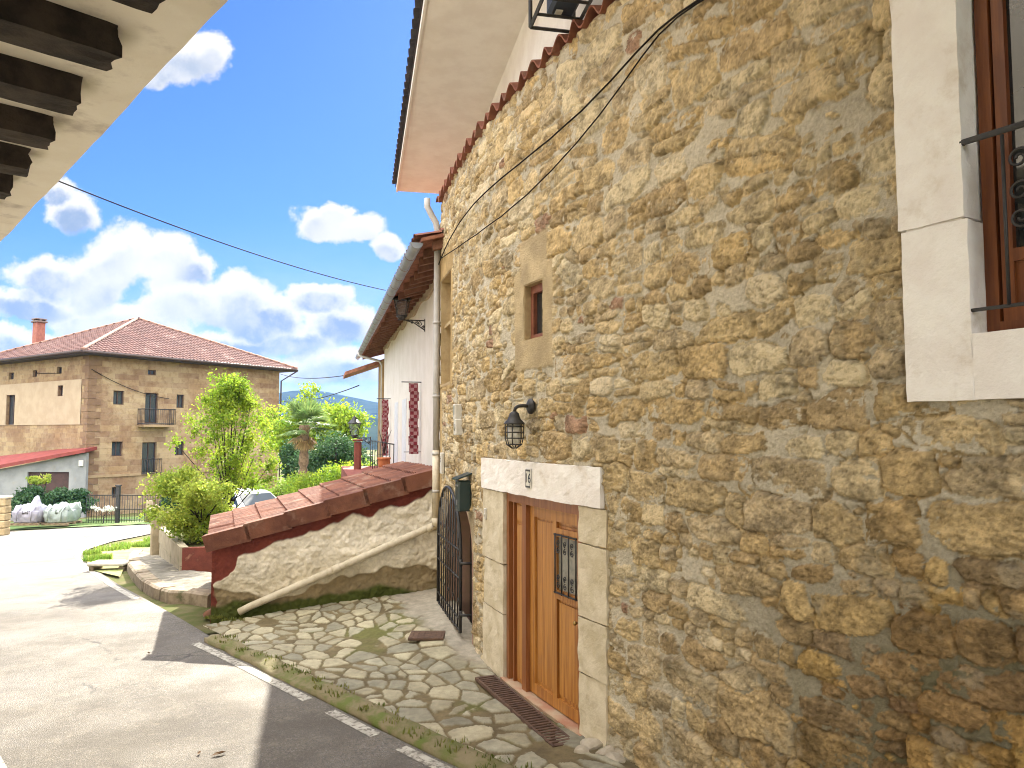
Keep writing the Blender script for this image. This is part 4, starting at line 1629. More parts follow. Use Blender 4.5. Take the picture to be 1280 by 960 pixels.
for f_ in (.02, .54):
    m = MB()
    q = ps.lerp(pe, f_)
    dd = (pe - ps).normalized()
    m.tube([q - dd * .06, q + dd * .06], .06, 12)
    part(m, 'joint', creamp, dp)

# ------------------------------------------------------------------ things fixed on the stone wall
# caged wall lamp
s_, z_ = W(668, 508)
lampw = thing('wall_lamp', 'black caged bulkhead lamp on a curved arm above the white lintel', 'wall lamp', wp(s_, z_, .03))
m = MB()
m.lathe(wp(s_, z_, .03), [(.075, 0), (.075, .018), (.05, .035), (.02, .045)], 18, (wt(s_), Vector((0, 0, 1)), wn_(s_)))
part(m, 'wall_plate', darkmetal, lampw)
m = MB()
hl = .21
lc = wp(s_, 0, hl)
m.tube([wp(s_, z_, .05), wp(s_, z_ + .005, .12), wp(s_, z_ + .0, .17), wp(s_, z_ - .02, .20), wp(s_, z_ - .06, hl)], .017, 8)
part(m, 'arm', darkmetal, lampw)
m = MB()
m.lathe((lc.x, lc.y, z_ - .17), [(.10, 0), (.096, .012), (.060, .05), (.05, .075), (.045, .10), (.022, .12)], 20)
part(m, 'hood', darkmetal, lampw)
m = MB()
m.lathe((lc.x, lc.y, z_ - .36), [(.015, 0), (.05, .012), (.062, .05), (.064, .19)], 18)
part(m, 'glass', mat('milky_glass', (.62, .60, .52), (.54, .52, .46), rough=.12, spec=.7), lampw)
m = MB()
for k in range(6):
    an = k * math.pi / 3 + .3
    pr_ = [(.088, -.17), (.088, -.30), (.072, -.36), (.02, -.395)]
    m.tube([Vector((lc.x + r_ * math.cos(an), lc.y + r_ * math.sin(an), z_ + zz)) for r_, zz in pr_], .0055, 5)
for zz, r_ in ((-.19, .088), (-.245, .088), (-.30, .088), (-.36, .072)):
    m.tube([Vector((lc.x + r_ * math.cos(a_), lc.y + r_ * math.sin(a_), z_ + zz)) for a_ in np.linspace(0, 2 * math.pi, 19)], .0055, 5, cap=False)
part(m, 'cage', darkmetal, lampw)

# house number 16
s_, z_ = W(668, 598)
nplate = thing('house_number', 'small white ceramic tile reading 16 on the white lintel', 'house number', wp(s_, z_, .06))
m = MB()
pw, phh = .105, .185
m.box(wp(s_, z_, .062), (pw, .014, phh), (wt(s_), wn_(s_), Vector((0, 0, 1))), .004)
part(m, 'tile', mat('ceramic_white', (.72, .70, .64), (.66, .64, .58), rough=.25, spec=.6), nplate)
ink = mat('dark_blue_ink', (.03, .035, .06), rough=.4)
m = MB()
Zv = Vector((0, 0, 1))
for zz in (-.082, -.07, .07, .082):
    m.box(wp(s_, z_ + zz, .0705), (.092, .002, .004), (wt(s_), wn_(s_), Zv))
for k in range(8):
    for sg in (-1, 1):
        m.box(wp(s_, z_ + sg * .076, .0705) + wt(s_) * (-.04 + k * .0115), (.0045, .002, .009), (wt(s_), wn_(s_), Zv))
for sg in (-1, 1):
    m.box(wp(s_, z_, .0705) + wt(s_) * sg * .047, (.003, .002, .16), (wt(s_), wn_(s_), Zv))
part(m, 'border', ink, nplate)
fc_ = bpy.data.curves.new('digits', 'FONT')
fc_.body = '16'
fc_.size = .125
fc_.align_x = 'CENTER'
fc_.align_y = 'CENTER'
fc_.extrude = .0012
fc_.materials.append(ink)
to = bpy.data.objects.new('digits', fc_)
COL.objects.link(to)
bm_ = Matrix((wt(s_), Zv, wn_(s_))).transposed().to_4x4()
bm_.translation = wp(s_, z_, .0705)
dme = bpy.data.meshes.new_from_object(to.evaluated_get(bpy.context.evaluated_depsgraph_get()))
dme.transform(bm_)
bpy.data.objects.remove(to)
part(dme, 'digits', None, nplate)

# letterbox
s_, z_ = W(589, 617)
lb = thing('letterbox', 'dark green metal letterbox with pitched lid above the iron gate', 'letterbox', wp(s_, z_, .03))
green = mat('dark_green_enamel', (.012, .03, .03), (.018, .038, .036), rough=.35, spec=.5, nscale=4)
X_, Y_ = wt(s_), wn_(s_)
m = MB()
m.box(wp(s_, z_ - .02, .10), (.20, .15, .36), (X_, Y_, Zv), .012)
part(m, 'body', green, lb)
m = MB()
c_ = wp(s_, z_ + .165, .10)
m.prism([c_ + X_ * -.125 + Y_ * -.08 + Zv * .07, c_ + X_ * -.125 + Y_ * .11 - Zv * .0, c_ + X_ * .125 + Y_ * .11 - Zv * .0, c_ + X_ * .125 + Y_ * -.08 + Zv * .07], Zv * .018)
part(m, 'lid', green, lb)
m = MB()
m.box(wp(s_, z_ + .10, .176), (.15, .006, .02), (X_, Y_, Zv))
part(m, 'slot', mat('steel', (.4, .4, .4), rough=.4, metal=.8), lb)
m = MB()
m.box(wp(s_, z_ - .10, .176), (.05, .006, .06), (X_, Y_, Zv))
part(m, 'name_plate', mat('steel', None), lb)
# boxes
plast_w = mat('grey_white_plastic', (.60, .58, .52), (.54, .52, .46), rough=.5)
for (px, py, wd, hh, lab, nm, cat) in ((578, 515, .13, .20, 'upper grey meter box with a window left of the wall lamp', 'meter_box', 'meter box'),
                                      (579, 534, .15, .20, 'lower grey meter box with a round dial left of the wall lamp', 'meter_box', 'meter box')):
    s_, z_ = W(px, py)
    X_, Y_ = wt(s_), wn_(s_)
    b_ = thing(nm, lab, cat, wp(s_, z_, .03), group='meter boxes on the stone wall')
    m = MB()
    m.box(wp(s_, z_, .06), (wd, .10, hh), (X_, Y_, Zv), .008)
    part(m, 'box', plast_w, b_)
    m = MB()
    if 'upper' in lab:
        m.box(wp(s_, z_ + .02, .112), (wd * .6, .006, hh * .55), (X_, Y_, Zv))
    else:
        m.lathe(wp(s_, z_, .11), [(.045, 0), (.045, .006), (.03, .008)], 14, (X_, Zv, Y_))
    part(m, 'cover', mat('dull_glass', (.30, .30, .27), rough=.3), b_)
s_, z_ = W(557, 579)
m = MB()
X_, Y_ = wt(s_), wn_(s_)
b_ = thing('intercom', 'white slim intercom box beside the drainpipe above the iron gate', 'intercom', wp(s_, z_, .02))
m.box(wp(s_, z_, .05), (.11, .05, .30), (X_, Y_, Zv), .01)
part(m, 'case', plast_w, b_)
m = MB()
for k in range(4):
    m.box(wp(s_, z_ + .09 - k * .022, .076), (.07, .004, .008), (X_, Y_, Zv))
part(m, 'grille', darkmetal, b_)
s_, z_ = W(612, 642)
b_ = thing('doorbell', 'tiny white doorbell button left of the wooden door', 'doorbell', wp(s_, z_, .03))
X_, Y_ = wt(s_), wn_(s_)
m = MB()
m.box(wp(s_, z_, .045), (.05, .03, .12), (X_, Y_, Zv), .008)
part(m, 'case', plast_w, b_)
m = MB()
m.lathe(wp(s_, z_ - .01, .06), [(.014, 0), (.014, .006), (.008, .008)], 12, (X_, Zv, Y_))
part(m, 'button', plast_w, b_)

# iron gate standing in front of the arched doorway
gate = thing('iron_gate', 'black arched wrought iron gate leaf standing before the cellar doorway', 'gate', wp(GT1, .05, .08))
GH = .11
gl, gr_ = W(557, 640)[0] + .05, W(587, 690)[0]
gzb = .10
print('gate s', gl, gr_)
gcx, grr = (gl + gr_) / 2, (gr_ - gl) / 2
zspring, rise = W(586, 690)[1], W(567, 607)[1] - W(586, 690)[1]
print('gate z', zspring, rise)


def gp(s, z):
    return wp(s, z, GH)


def gtop(s):
    k = max(0, 1 - ((s - gcx) / grr) ** 2)
    return zspring + rise * math.sqrt(k)


m = MB()
pts = [gp(gl, gzb), gp(gl, zspring)] + [gp(gcx - grr * math.cos(a_), zspring + rise * math.sin(a_)) for a_ in np.linspace(0, math.pi, 17)[1:-1]] + [gp(gr_, zspring), gp(gr_, gzb)]
m.tube(pts, .02, 6)
for zz in (gzb + .02, gzb + .62, zspring + .02, gzb + .15):
    m.tube([gp(gl, zz), gp(gr_, zz)], .014, 6)
gf = part(m, 'frame', darkmetal, gate)
for k in range(1, 10):
    s_ = gl + (gr_ - gl) * k / 10
    m = MB()
    m.tube([gp(s_, gzb), gp(s_, gtop(s_) - .01)], .010, 6)
    if k % 2:
        for zz, sg in ((gzb + .35, 1), (gzb + .85, -1), (zspring + .18, 1)):
            scroll(m, gp, s_ + .035, zz, .035, 1.3, sg, .006, 0)
    part(m, 'bar', darkmetal, gate)
for zz in (.32, .92):
    m = MB()
    m.tube([wp(gr_, zz, GH), wp(gr_ + .07, zz, GH), wp(gr_ + .10, zz, .0)], .016, 6)
    m.tube([wp(gr_ + .01, zz - .04, GH), wp(gr_ + .01, zz + .04, GH)], .024, 8)
    part(m, 'hinge', darkmetal, gate)

# cables on the wall
black = mat('black_cable', (.02, .018, .016), (.03, .027, .024), rough=.9, spec=.1)


def wall_cable(pix, r, h, label):
    pts = []
    P_ = [W(*p) for p in pix]
    for _ in range(3):
        P_ = [P_[0]] + [tuple((P_[i - 1][k] + 2 * P_[i][k] + P_[i + 1][k]) / 4 for k in (0, 1)) for i in range(1, len(P_) - 1)] + [P_[-1]]
    for i in range(len(P_) - 1):
        for j in range(8):
            f_ = j / 8
            pts.append(wp(P_[i][0] + (P_[i + 1][0] - P_[i][0]) * f_, P_[i][1] + (P_[i + 1][1] - P_[i][1]) * f_, h))
    pts.append(wp(P_[-1][0], P_[-1][1], h))
    m = MB()
    m.tube(pts, r, 6)
    tag(m.build('cable', black), label, 'cable', 'black cables across the stone wall')


wall_cable([(905, -12), (884, 2), (860, 18), (828, 32), (812, 56), (780, 98), (740, 142), (700, 176), (660, 205), (625, 232), (598, 254), (580, 275), (567, 298), (556, 322), (551, 336)], .008, .06, 'thick clipped black cable along the upper stone wall')
wall_cable([(905, -8), (884, 5), (850, 24), (830, 36), (815, 68), (790, 104), (760, 145), (730, 182), (700, 214), (670, 245), (640, 272), (610, 295), (580, 312), (557, 323)], .0065, .06, 'thinner sagging black cable below the clipped one on the stone wall')
# cage with black box at the top
q0 = Pplane(688, 6, tuple(wb0 - UN * .28), UN)
cg = thing('equipment_cage', 'black steel cage holding a dark box on the white upper wall', 'wall cage', (q0.x, q0.y, q0.z - .2))
m = MB()
cw, cd, ch = .62, .40, .40
ctr = q0 + Vector((0, 0, .05)) - UD * .18 + UN * .05


def cgp(a_, b_, c__):
    return ctr - UD * (a_ * cw / 2) - UN * (b_ * cd / 2) + Vector((0, 0, c__ * ch / 2))


for a_ in (-1, 1):
    for b_ in (-1, 1):
        m.tube([cgp(a_, b_, -1), cgp(a_, b_, 1)], .018, 4, smooth=False)
        m.tube([cgp(a_, -1, b_), cgp(a_, 1, b_)], .018, 4, smooth=False)
        m.tube([cgp(-1, a_, b_), cgp(1, a_, b_)], .018, 4, smooth=False)
m.tube([cgp(-.3, -1, -1), cgp(-.3, 1, -1)], .016, 4, smooth=False)
m.tube([cgp(.5, -1, -1), cgp(.5, 1, -1)], .016, 4, smooth=False)
part(m, 'cage', darkmetal, cg)
m = MB()
m.box(ctr + Vector((0, 0, -.01)) - UN * -.04, (cw * .72, cd * .6, ch * .7), (UD, UN, Zv), .03)
part(m, 'box', mat('navy_plastic', (.03, .04, .06), (.04, .05, .07), rough=.5), cg)
m = MB()
m.box(ctr + Vector((0, 0, -.165)) - UD * -.1, (.10, .06, .006), (UD, UN, Zv))
part(m, 'sticker', plast_w, cg)

# ------------------------------------------------------------------ grate, floor plate, rubble, leaves
gA, gB = Pg(606, 856), Pg(706, 938)
gd = (gB - gA)
gd.z = 0
GL = gd.length
gd.normalize()
gn_ = Vector((-gd.y, gd.x, 0))
zg = pave_z(*((gA + gB) / 2).xy) + .02
gcen = (gA + gB) / 2
gt = thing('drain_grate', 'long rusty iron drain grate set before the wooden door', 'drain grate', (gcen.x, gcen.y, zg))
rust = mat('rusty_iron', (.09, .055, .04), (.15, .09, .06), rough=.75, metal=.3, nscale=15, bump=.4, bscale=90)
m = MB()
gw = .19
for sg in (-1, 1):
    m.box((gcen.x + gn_.x * sg * gw / 2, gcen.y + gn_.y * sg * gw / 2, zg), (GL, .022, .03), (gd, gn_, Zv))
    m.box((gcen.x + gd.x * sg * (GL / 2 - .01), gcen.y + gd.y * sg * (GL / 2 - .01), zg), (.022, gw, .03), (gd, gn_, Zv))
part(m, 'frame', rust, gt)
m = MB()
nb_ = 34
for k in range(nb_):
    c_ = gcen + gd * (-GL / 2 + GL * (k + .5) / nb_)
    m.box((c_.x, c_.y, zg + .003), (GL / nb_ * .5, gw - .02, .026), (gd, gn_, Zv))
part(m, 'bars', rust, gt)
m = MB()
m.box((gcen.x, gcen.y, zg - .005), (GL - .02, gw - .02, .006), (gd, gn_, Zv))
part(m, 'channel', dark, gt)

c_ = Pg(534, 776)
zc_ = pave_z(c_.x, c_.y)
c_ = Pplane(534, 776, (0, 0, zc_ + .1), Vector((0, 0, 1)))
zc_ = pave_z(c_.x, c_.y)
fp = thing('floor_plate', 'small rusty square access plate in the paving near the gate', 'access plate', (c_.x, c_.y, zc_))
m = MB()
m.box((c_.x, c_.y, zc_ + .022), (.42, .34, .03), None, .005)
part(m, 'plate', rust, fp)
m = MB()
for k in range(6):
    m.box((c_.x - .17 + k * .068, c_.y, zc_ + .039), (.012, .28, .006))
part(m, 'ribs', rust, fp)


def rock(name, loc, r, mtl, label, cat, group, seed, flat=.6):
    rg_ = random.Random(seed)
    bm = bmesh.new()
    bmesh.ops.create_icosphere(bm, subdivisions=3, radius=1)
    dirs = [Vector((rg_.gauss(0, 1), rg_.gauss(0, 1), rg_.gauss(0, 1))).normalized() for _ in range(14)]
    offs = [rg_.uniform(.55, .9) for _ in dirs]
    sc = Vector((r * rg_.uniform(.8, 1.3), r * rg_.uniform(.8, 1.2), r * flat))
    for v in bm.verts:
        p = v.co.copy()
        for d_, o_ in zip(dirs, offs):
            k = p.dot(d_) - o_
            if k > 0:
                p -= d_ * k * .9
        v.co = Vector((p.x * sc.x, p.y * sc.y, p.z * sc.z))
    me = bpy.data.meshes.new(name)
    bm.to_mesh(me)
    bm.free()
    o = link(name, me, mtl)
    o.location = loc
    o.rotation_euler = (0, 0, rg_.uniform(0, 6))
    return tag(o, label, cat, group)


rockm = mat('grey_rubble', (.42, .37, .29), (.30, .26, .19), rough=.9, nscale=6, bump=.7, bscale=30)
for i, (px, py, r_) in enumerate(((742, 938, .12), (760, 948, .10), (775, 935, .13), (752, 925, .09), (786, 950, .12), (728, 946, .08), (770, 957, .10), (798, 945, .12), (735, 925, .07))):
    p = Pg(px, py)
    lab = ['flat grey rubble stone at the right foot of the door', 'low rubble stone in front of the heap by the door', 'largest pale rubble stone in the heap right of the door', 'rubble stone leaning on the right door jamb',
           'rubble stone at the right end of the heap by the wall', 'small stone beside the end of the drain grate', 'nearest rubble stone at the bottom of the heap', 'rubble stone wedged against the wall right of the door', 'small stone between sill and rubble heap'][i]
    rock('rubble_stone', (p.x, p.y, p.z + .04), r_, rockm, lab, 'stone', 'rubble stones by the door', 40 + i, .5)
p = Pg(272, 772)
rock('foot_stone', (p.x, p.y, p.z + .06), .2, mat('red_stone', (.25, .11, .075), (.2, .13, .09), rough=.9, nscale=5), 'reddish stone at the left foot of the lean-to wall', 'stone', None, 77, .5)

leafbrown = mat('dry_leaf', (.14, .08, .035), (.09, .05, .025), rough=.8, nscale=20)
for i, (px, py) in enumerate(((273, 945), (249, 944), (186, 818))):
    p = Pg(px, py)
    m = MB()
    l_ = .055 if i == 0 else .03
    an = .6 + i
    X_, Y_ = Vector((math.cos(an), math.sin(an), 0)), Vector((-math.sin(an), math.cos(an), 0))
    vs_ = [p + Zv * .012 + X_ * a_ * l_ + Y_ * b_ * l_ + Zv * c__ for a_, b_, c__ in ((-1, 0, .004), (-.3, .4, .012), (.6, .3, .015), (1.1, 0, .008), (.6, -.3, .016), (-.3, -.4, .010), (.2, 0, .001))]
    m.add(vs_, [(0, 1, 6), (1, 2, 6), (2, 3, 6), (3, 4, 6), (4, 5, 6), (5, 0, 6)])
    tag(m.build('dry_leaf', leafbrown), ['larger curled dry leaf on the sunlit road', 'smaller dry leaf left of the larger one on the road', 'tiny dry leaf far up the sunlit road'][i], 'leaf', 'dry leaves on the road')

# ------------------------------------------------------------------ planter, raised pavement, slab
blockm = mat('concrete_block', (.36, .31, .22), (.29, .25, .17), rough=.92, nscale=4, bump=.6, bscale=30, dirt=(.20, .18, .10), dscale=2)
PA = Pg(224, 723)
PB = Pg(199, 703)
PTOP = EYE - (682 - 540) / 930 * PA.y
pl_ = thing('planter', 'walled garden bed with red front and grey block side by the bend', 'planter', (PA.x, PA.y, PA.z))
dAB = (PB - PA)
dAB.z = 0
dAB.normalize()
perp = Vector((dAB.y, -dAB.x, 0))
print('planter', PA, PB, PTOP)
m = MB()
lenAB = (Vector(PB.xy) - Vector(PA.xy)).length + .3
rows = 3
for k in range(rows):
    nblk = 9
    for j in range(nblk):
        o_ = .5 * (k % 2)
        a0, a1 = max(0, (j - o_) / nblk * lenAB), min(lenAB, (j + 1 - o_) / nblk * lenAB)
        if a1 - a0 < .05:
            continue
        z0_ = -.55 + (PTOP - PA.z + .55) * k / rows
        z1_ = -.55 + (PTOP - PA.z + .55) * (k + 1) / rows
        m.fbox(lambda u, v, w_: Vector((PA.x, PA.y, PA.z)) + dAB * (a0 + .005 + (a1 - a0 - .01) * u) + perp * (.16 * v) + Zv * (z0_ + .004 + (z1_ - z0_ - .008) * w_), (1, 1, 1))
part(m, 'block_wall', blockm, pl_)
m = MB()
fd = Vector((.985, .17, 0))
m.fbox(lambda u, v, w_: Vector((PA.x, PA.y, PA.z)) + fd * (.004 + 3.2 * u) + Vector((-.17, .985, 0)) * (.02 + .14 * v) + Zv * (-.4 + (PTOP - PA.z + .4 - .02) * w_), (10, 1, 4))
part(m, 'front_wall', red, pl_)
m = MB()
m.fbox(lambda u, v, w_: Vector((PA.x, PA.y, PTOP - .12)) + dAB * (.2 + (lenAB - .2) * v) + fd * (.165 + 3 * u) + Zv * (-.3 + .3 * w_), (1, 1, 1))
part(m, 'soil', soil, pl_)
m = MB()
pz = PB + dAB * .45
m.box((pz.x, pz.y, PB.z + .45), (.32, .32, 1.25), (dAB, perp, Zv), .02)
part(m, 'pillar', mat('rough_pillar', (.33, .27, .18), (.24, .2, .13), rough=.95, bump=.8, bscale=15, nscale=5), pl_)

# raised pavement with curved stone kerb
kpx = [(262, 757), (238, 753), (212, 752), (194, 746), (178, 736), (167, 724), (160, 712), (160, 702), (166, 696)]
kp = [Pg(*p) for p in kpx]
top_h = .17
backp = [Pg(199, 700), Pg(224, 722), Pg(275, 727)]
plat = [Vector(p.xy) for p in kp] + [Vector(p.xy) for p in backp]
paveg = mat('broken_pavement', (.20, .18, .145), (.115, .105, .08), rough=.95, nscale=4, bump=.9, bscale=14, dirt=(.33, .29, .22), dscale=3, dlo=.56, dhi=.62, bdist=.03)
tag(sheet('raised_pavement', [p[:] for p in plat], paveg, lambda x, y: T(x, y) + top_h - .01 + .012 * math.sin(9 * x) * math.cos(8 * y), .12), 'raised patchy pavement between the planter and the road', 'pavement', kind='structure')
kd = dense([p.xy for p in kp], .1)
kst = mat('kerb_stone', (.29, .235, .17), (.19, .15, .10), rough=.95, nscale=7, bump=.9, bscale=20, dirt=(.10, .10, .05), dscale=5, dlo=.54, dhi=.7)
nseg = 7
per_ = len(kd) // nseg
for k in range(nseg):
    seg = kd[k * per_:(k + 1) * per_ + 1] if k < nseg - 1 else kd[k * per_:]
    m = MB()
    V0 = []
    for i, p in enumerate(seg):
        a_ = seg[max(i - 1, 0)]
        b_ = seg[min(i + 1, len(seg) - 1)]
        t_ = (b_ - a_).normalized()
        n_ = Vector((t_.y, -t_.x))
        sh = (.06 if i == 0 else -.06 if i == len(seg) - 1 else 0)
        pc = p + t_ * sh * .5
        z0_ = T(p.x, p.y)
        for (oo, zz) in ((-.03, -.1), (-.02, top_h - .02 + .01 * math.sin(k * 3)), (.02, top_h + .012 + .01 * math.sin(k * 3)), (.24, top_h + .012), (.24, -.1)):
            q = pc + n_ * oo
            V0.append((q.x, q.y, z0_ + zz))
    K = 5
    fs_ = [(i * K + j, i * K + (j + 1) % K, (i + 1) * K + (j + 1) % K, (i + 1) * K + j) for i in range(len(seg) - 1) for j in range(K)]
    fs_ += [tuple(range(K)), tuple((len(seg) - 1) * K + j for j in range(K))]
    m.add(V0, fs_)
    ks = m.build('kerb_stone', kst)
    tag(ks, ['kerb stone in shade at the foot of the lean-to', 'second kerb stone from the lean-to, half in shade', 'kerb stone at the front of the curve catching the sun', 'kerb stone on the curve facing the road', 'kerb stone past the curve facing the bend', 'kerb stone beside the concrete slab', 'last kerb stone by the grass at the bend'][k], 'kerb stone', 'stones of the curved kerb')
sA = Pg(138, 712)
sl2 = thing('slab_bench', 'pale concrete slab bridging the gutter at the bend', 'concrete slab', (sA.x, sA.y, sA.z))
m = MB()
m.box((sA.x, sA.y, sA.z + .15), (.85, .5, .07), None, .02)
part(m, 'slab', mat('pale_concrete', (.50, .47, .40), (.42, .39, .33), rough=.9, nscale=6), sl2)
for sg in (-1, 1):
    m = MB()
    m.box((sA.x + sg * .34, sA.y, sA.z + .02), (.12, .4, .185), None, .02)
    part(m, 'support', kst, sl2)

# ------------------------------------------------------------------ foliage
def leaf_mat(name, col, col2, transl=.45):
    return mat(name, col, col2, rough=.55, nscale=1.5, island=.28, transl=transl, spec=.3)


def leaf_mesh(name, pts, size, rg_, up=.3, aspect=.55):
    """one folded leaf-shaped quad pair per point"""
    n = len(pts)
    d = rg_.normal(0, 1, (n, 3))
    d /= np.linalg.norm(d, axis=1)[:, None]
    e = rg_.normal(0, 1, (n, 3))
    e[:, 2] += up
    e -= d * (e * d).sum(1)[:, None]
    e /= np.linalg.norm(e, axis=1)[:, None]
    nn = np.cross(d, e)
    s = (size * rg_.uniform(.6, 1.3, n))[:, None]
    w_ = s * aspect * .5
    a = pts - d * s * .5
    b = pts + e * w_ + nn * w_ * .3
    c = pts + d * s * .5
    f = pts - e * w_ + nn * w_ * .3
    V_ = np.stack([a, b, c, f], 1).reshape(-1, 3)
    F_ = np.arange(n * 4).reshape(-1, 4)
    return np_mesh(name, V_, F_, False)


def clump_points(lobes, n, rg_, shell=.55):
    """points through ellipsoid lobes, denser to the outside"""
    vol = np.array([l[3] * l[4] * l[5] for l in lobes]) ** .75
    idx = rg_.choice(len(lobes), n, p=vol / vol.sum())
    L = np.array(lobes)[idx]
    d = rg_.normal(0, 1, (n, 3))
    d /= np.linalg.norm(d, axis=1)[:, None]
    r = (shell + (1 - shell) * rg_.rand(n)) * np.where(rg_.rand(n) < .12, 1.15, 1)
    r = r * (.8 + .5 * rg_.rand(n))
    return L[:, :3] + d * r[:, None] * L[:, 3:6]


def crown_lobes(c, rad, n, rg_, lobe=.4):
    out = []
    for _ in range(n):
        d = rg_.normal(0, 1, 3)
        d /= np.linalg.norm(d)
        r = rg_.uniform(.35, .85)
        k = lobe * rg_.uniform(.6, 1.2)
        out.append((c[0] + d[0] * r * rad[0], c[1] + d[1] * r * rad[1], c[2] + d[2] * r * rad[2], rad[0] * k, rad[1] * k, rad[2] * k * .8))
    return out


def plant(name, label, cat, base, lobes, n, size, mtl, seed, trunk_r=.05, nb=7, group=None, shell=.3, bark=None, trunk_top=.55, aspect=.55):
    rg_ = np.random.RandomState(seed)
    b = Vector(base)
    o = thing(name, label, cat, b, group=group)
    part(leaf_mesh('crown', clump_points(lobes, n, rg_, shell), size, rg_, aspect=aspect), 'crown', mtl, o)
    m = MB()
    L = np.array(lobes)
    c = Vector(L[:, :3].mean(0))
    top = b.lerp(c, trunk_top)
    m.tube([b - Zv * .2, b.lerp(top, .5) + Vector((.04, 0, 0)), top], [trunk_r * 1.2, trunk_r, trunk_r * .8], 8)
    ids = rg_.choice(len(lobes), min(nb, len(lobes)), replace=False)
    for i in ids:
        e = Vector(L[i, :3])
        st_ = b.lerp(top, rg_.uniform(.6, 1))
        mid_ = st_.lerp(e, .5) + Vector((0, 0, -.06))
        m.tube([st_, mid_, e, e + (e - mid_) * .12], [trunk_r * .6, trunk_r * .4, trunk_r * .25, trunk_r * .1], 6)
    part(m, 'trunk', bark or oldwood, o)
    return o


lime = leaf_mat('fresh_leaf', (.16, .27, .022), (.28, .37, .035), .6)
yell = leaf_mat('yellow_leaf', (.26, .36, .045), (.40, .46, .08), .6)
mid_g = leaf_mat('mid_green_leaf', (.10, .20, .035), (.16, .28, .04), .45)
dk = leaf_mat('dark_leaf', (.035, .085, .03), (.055, .12, .04), .3)
hedgeg = leaf_mat('hedge_leaf', (.16, .27, .03), (.24, .34, .05), .45)
rg = np.random.RandomState(5)
# young bright tree in the bed
b = Py(283, 650, 19.5)
tz = T(b.x, b.y)
lob = []
for k in range(120):
    f_ = rg.rand()
    hh = 1.55 + 2.75 * f_
    wdt = 1.5 * (1 - abs(f_ - .32) ** 1.2 * 1.15)
    an = rg.uniform(0, 6.28)
    rr = wdt * rg.uniform(.1, .95)
    lob.append((b.x + .05 + rr * math.cos(an), b.y + rr * math.sin(an), tz + hh + .2, .27, .27, .30))
lob += [(b.x - .5, b.y, tz + 4.55, .16, .16, .38), (b.x + .2, b.y, tz + 4.2, .2, .2, .3), (b.x + .75, b.y, tz + 3.9, .2, .2, .28)]
plant('young_tree', 'tall bright lime green young tree with thin branches in front of the sandstone mansion', 'tree', (b.x, b.y, tz), lob, 15000, .08, lime, 11, .035, 34, shell=.1, trunk_top=.45)
# yellow-green shrub in the planter
b = PA + dAB * 1.6 + fd * .75
lob = crown_lobes((b.x - .25, b.y, PTOP + .70), (.95, 1.5, 1.0), 34, rg, .34)
plant('garden_shrub', 'yellow green shrub spilling over the planter wall at the bend', 'shrub', (b.x, b.y, PTOP - .1), lob, 15000, .075, yell, 12, .04, 14, shell=.2, aspect=.6)
b = PB + dAB * .5 + perp * -.1 + fd * .15
lob = crown_lobes((b.x, b.y, PTOP + .35), (.25, .25, .3), 6, rg, .5)
plant('dry_shrub', 'small greyish dried shrub on the pillar at the end of the planter', 'shrub', (b.x, b.y, PTOP - .1), lob, 500, .07, leaf_mat('dry_flower', (.42, .36, .25), (.5, .45, .3), .3), 13, .02, 4)
# round pale tree, dark evergreen, palm, hedges
b = Py(412, 600, 44)
tz = T(b.x, b.y)
lob = crown_lobes((b.x - .9, b.y, 2.7), (3.0, 2.6, 2.4), 34, rg, .36) + [(b.x - 1.2, b.y, 4.9, .8, .8, .6)]
plant('round_tree', 'pale green rounded tree behind the palm under the blue mountain', 'tree', (b.x - .9, b.y, tz), lob, 8000, .24, lime, 14, .2, 10, shell=.3)
b = Py(358, 590, 46)
lob = crown_lobes((b.x, b.y, 2.4), (1.9, 1.9, 2.6), 16, rg, .4)
plant('loose_tree', 'loose light green tree between the mansion and the palm', 'tree', (b.x, b.y, T(b.x, b.y)), lob, 3500, .22, lime, 15, .14, 8)
b = Py(420, 600, 36)
lob = crown_lobes((b.x - .1, b.y, .9), (1.9, 1.7, 1.7), 26, rg, .42)
plant('dark_evergreen', 'dark blue green evergreen right of the palm trunk', 'tree', (b.x, b.y, T(b.x, b.y)), lob, 9000, .16, dk, 16, .15, 8, shell=.5)
b = Py(361, 600, 38)
lob = crown_lobes((b.x + .4, b.y, .9), (1.1, 1.2, 1.3), 12, rg, .45)
plant('dark_bush', 'dark green bush left of the palm trunk', 'bush', (b.x, b.y, T(b.x, b.y)), lob, 3500, .16, dk, 17, .1, 6, shell=.5)


def hedge(label, ctrs, n, size, mtl, seed, rad):
    lob = []
    rg_ = np.random.RandomState(seed)
    for (x, y, z, k) in ctrs:
        for _ in range(k):
            lob.append((x + rg_.normal(0, .35), y + rg_.normal(0, .35), z + rg_.uniform(-1, .45) * rad, rad * .5, rad * .5, rad * .4))
    return plant('hedge', label, 'hedge', (ctrs[0][0], ctrs[0][1], T(ctrs[0][0], ctrs[0][1])), lob, n, size, mtl, seed, .05, 4, shell=.45)


cs_ = []
for px in range(318, 375, 10):
    p = Py(px, 625, 31)
    cs_.append((p.x, p.y, -.05 - .15 * ((px // 10) % 2), 4))
hedge('bright clipped hedge behind the white car', cs_, 8000, .11, hedgeg, 21, 1.0)
cs_ = []
for px in range(372, 450, 9):
    p = Py(px, 600, 29)
    cs_.append((p.x, p.y, .45 + (px - 372) * .004, 4))
hedge('sunlit yellow green hedge above the lean-to roof', cs_, 9000, .10, lime, 22, .9)
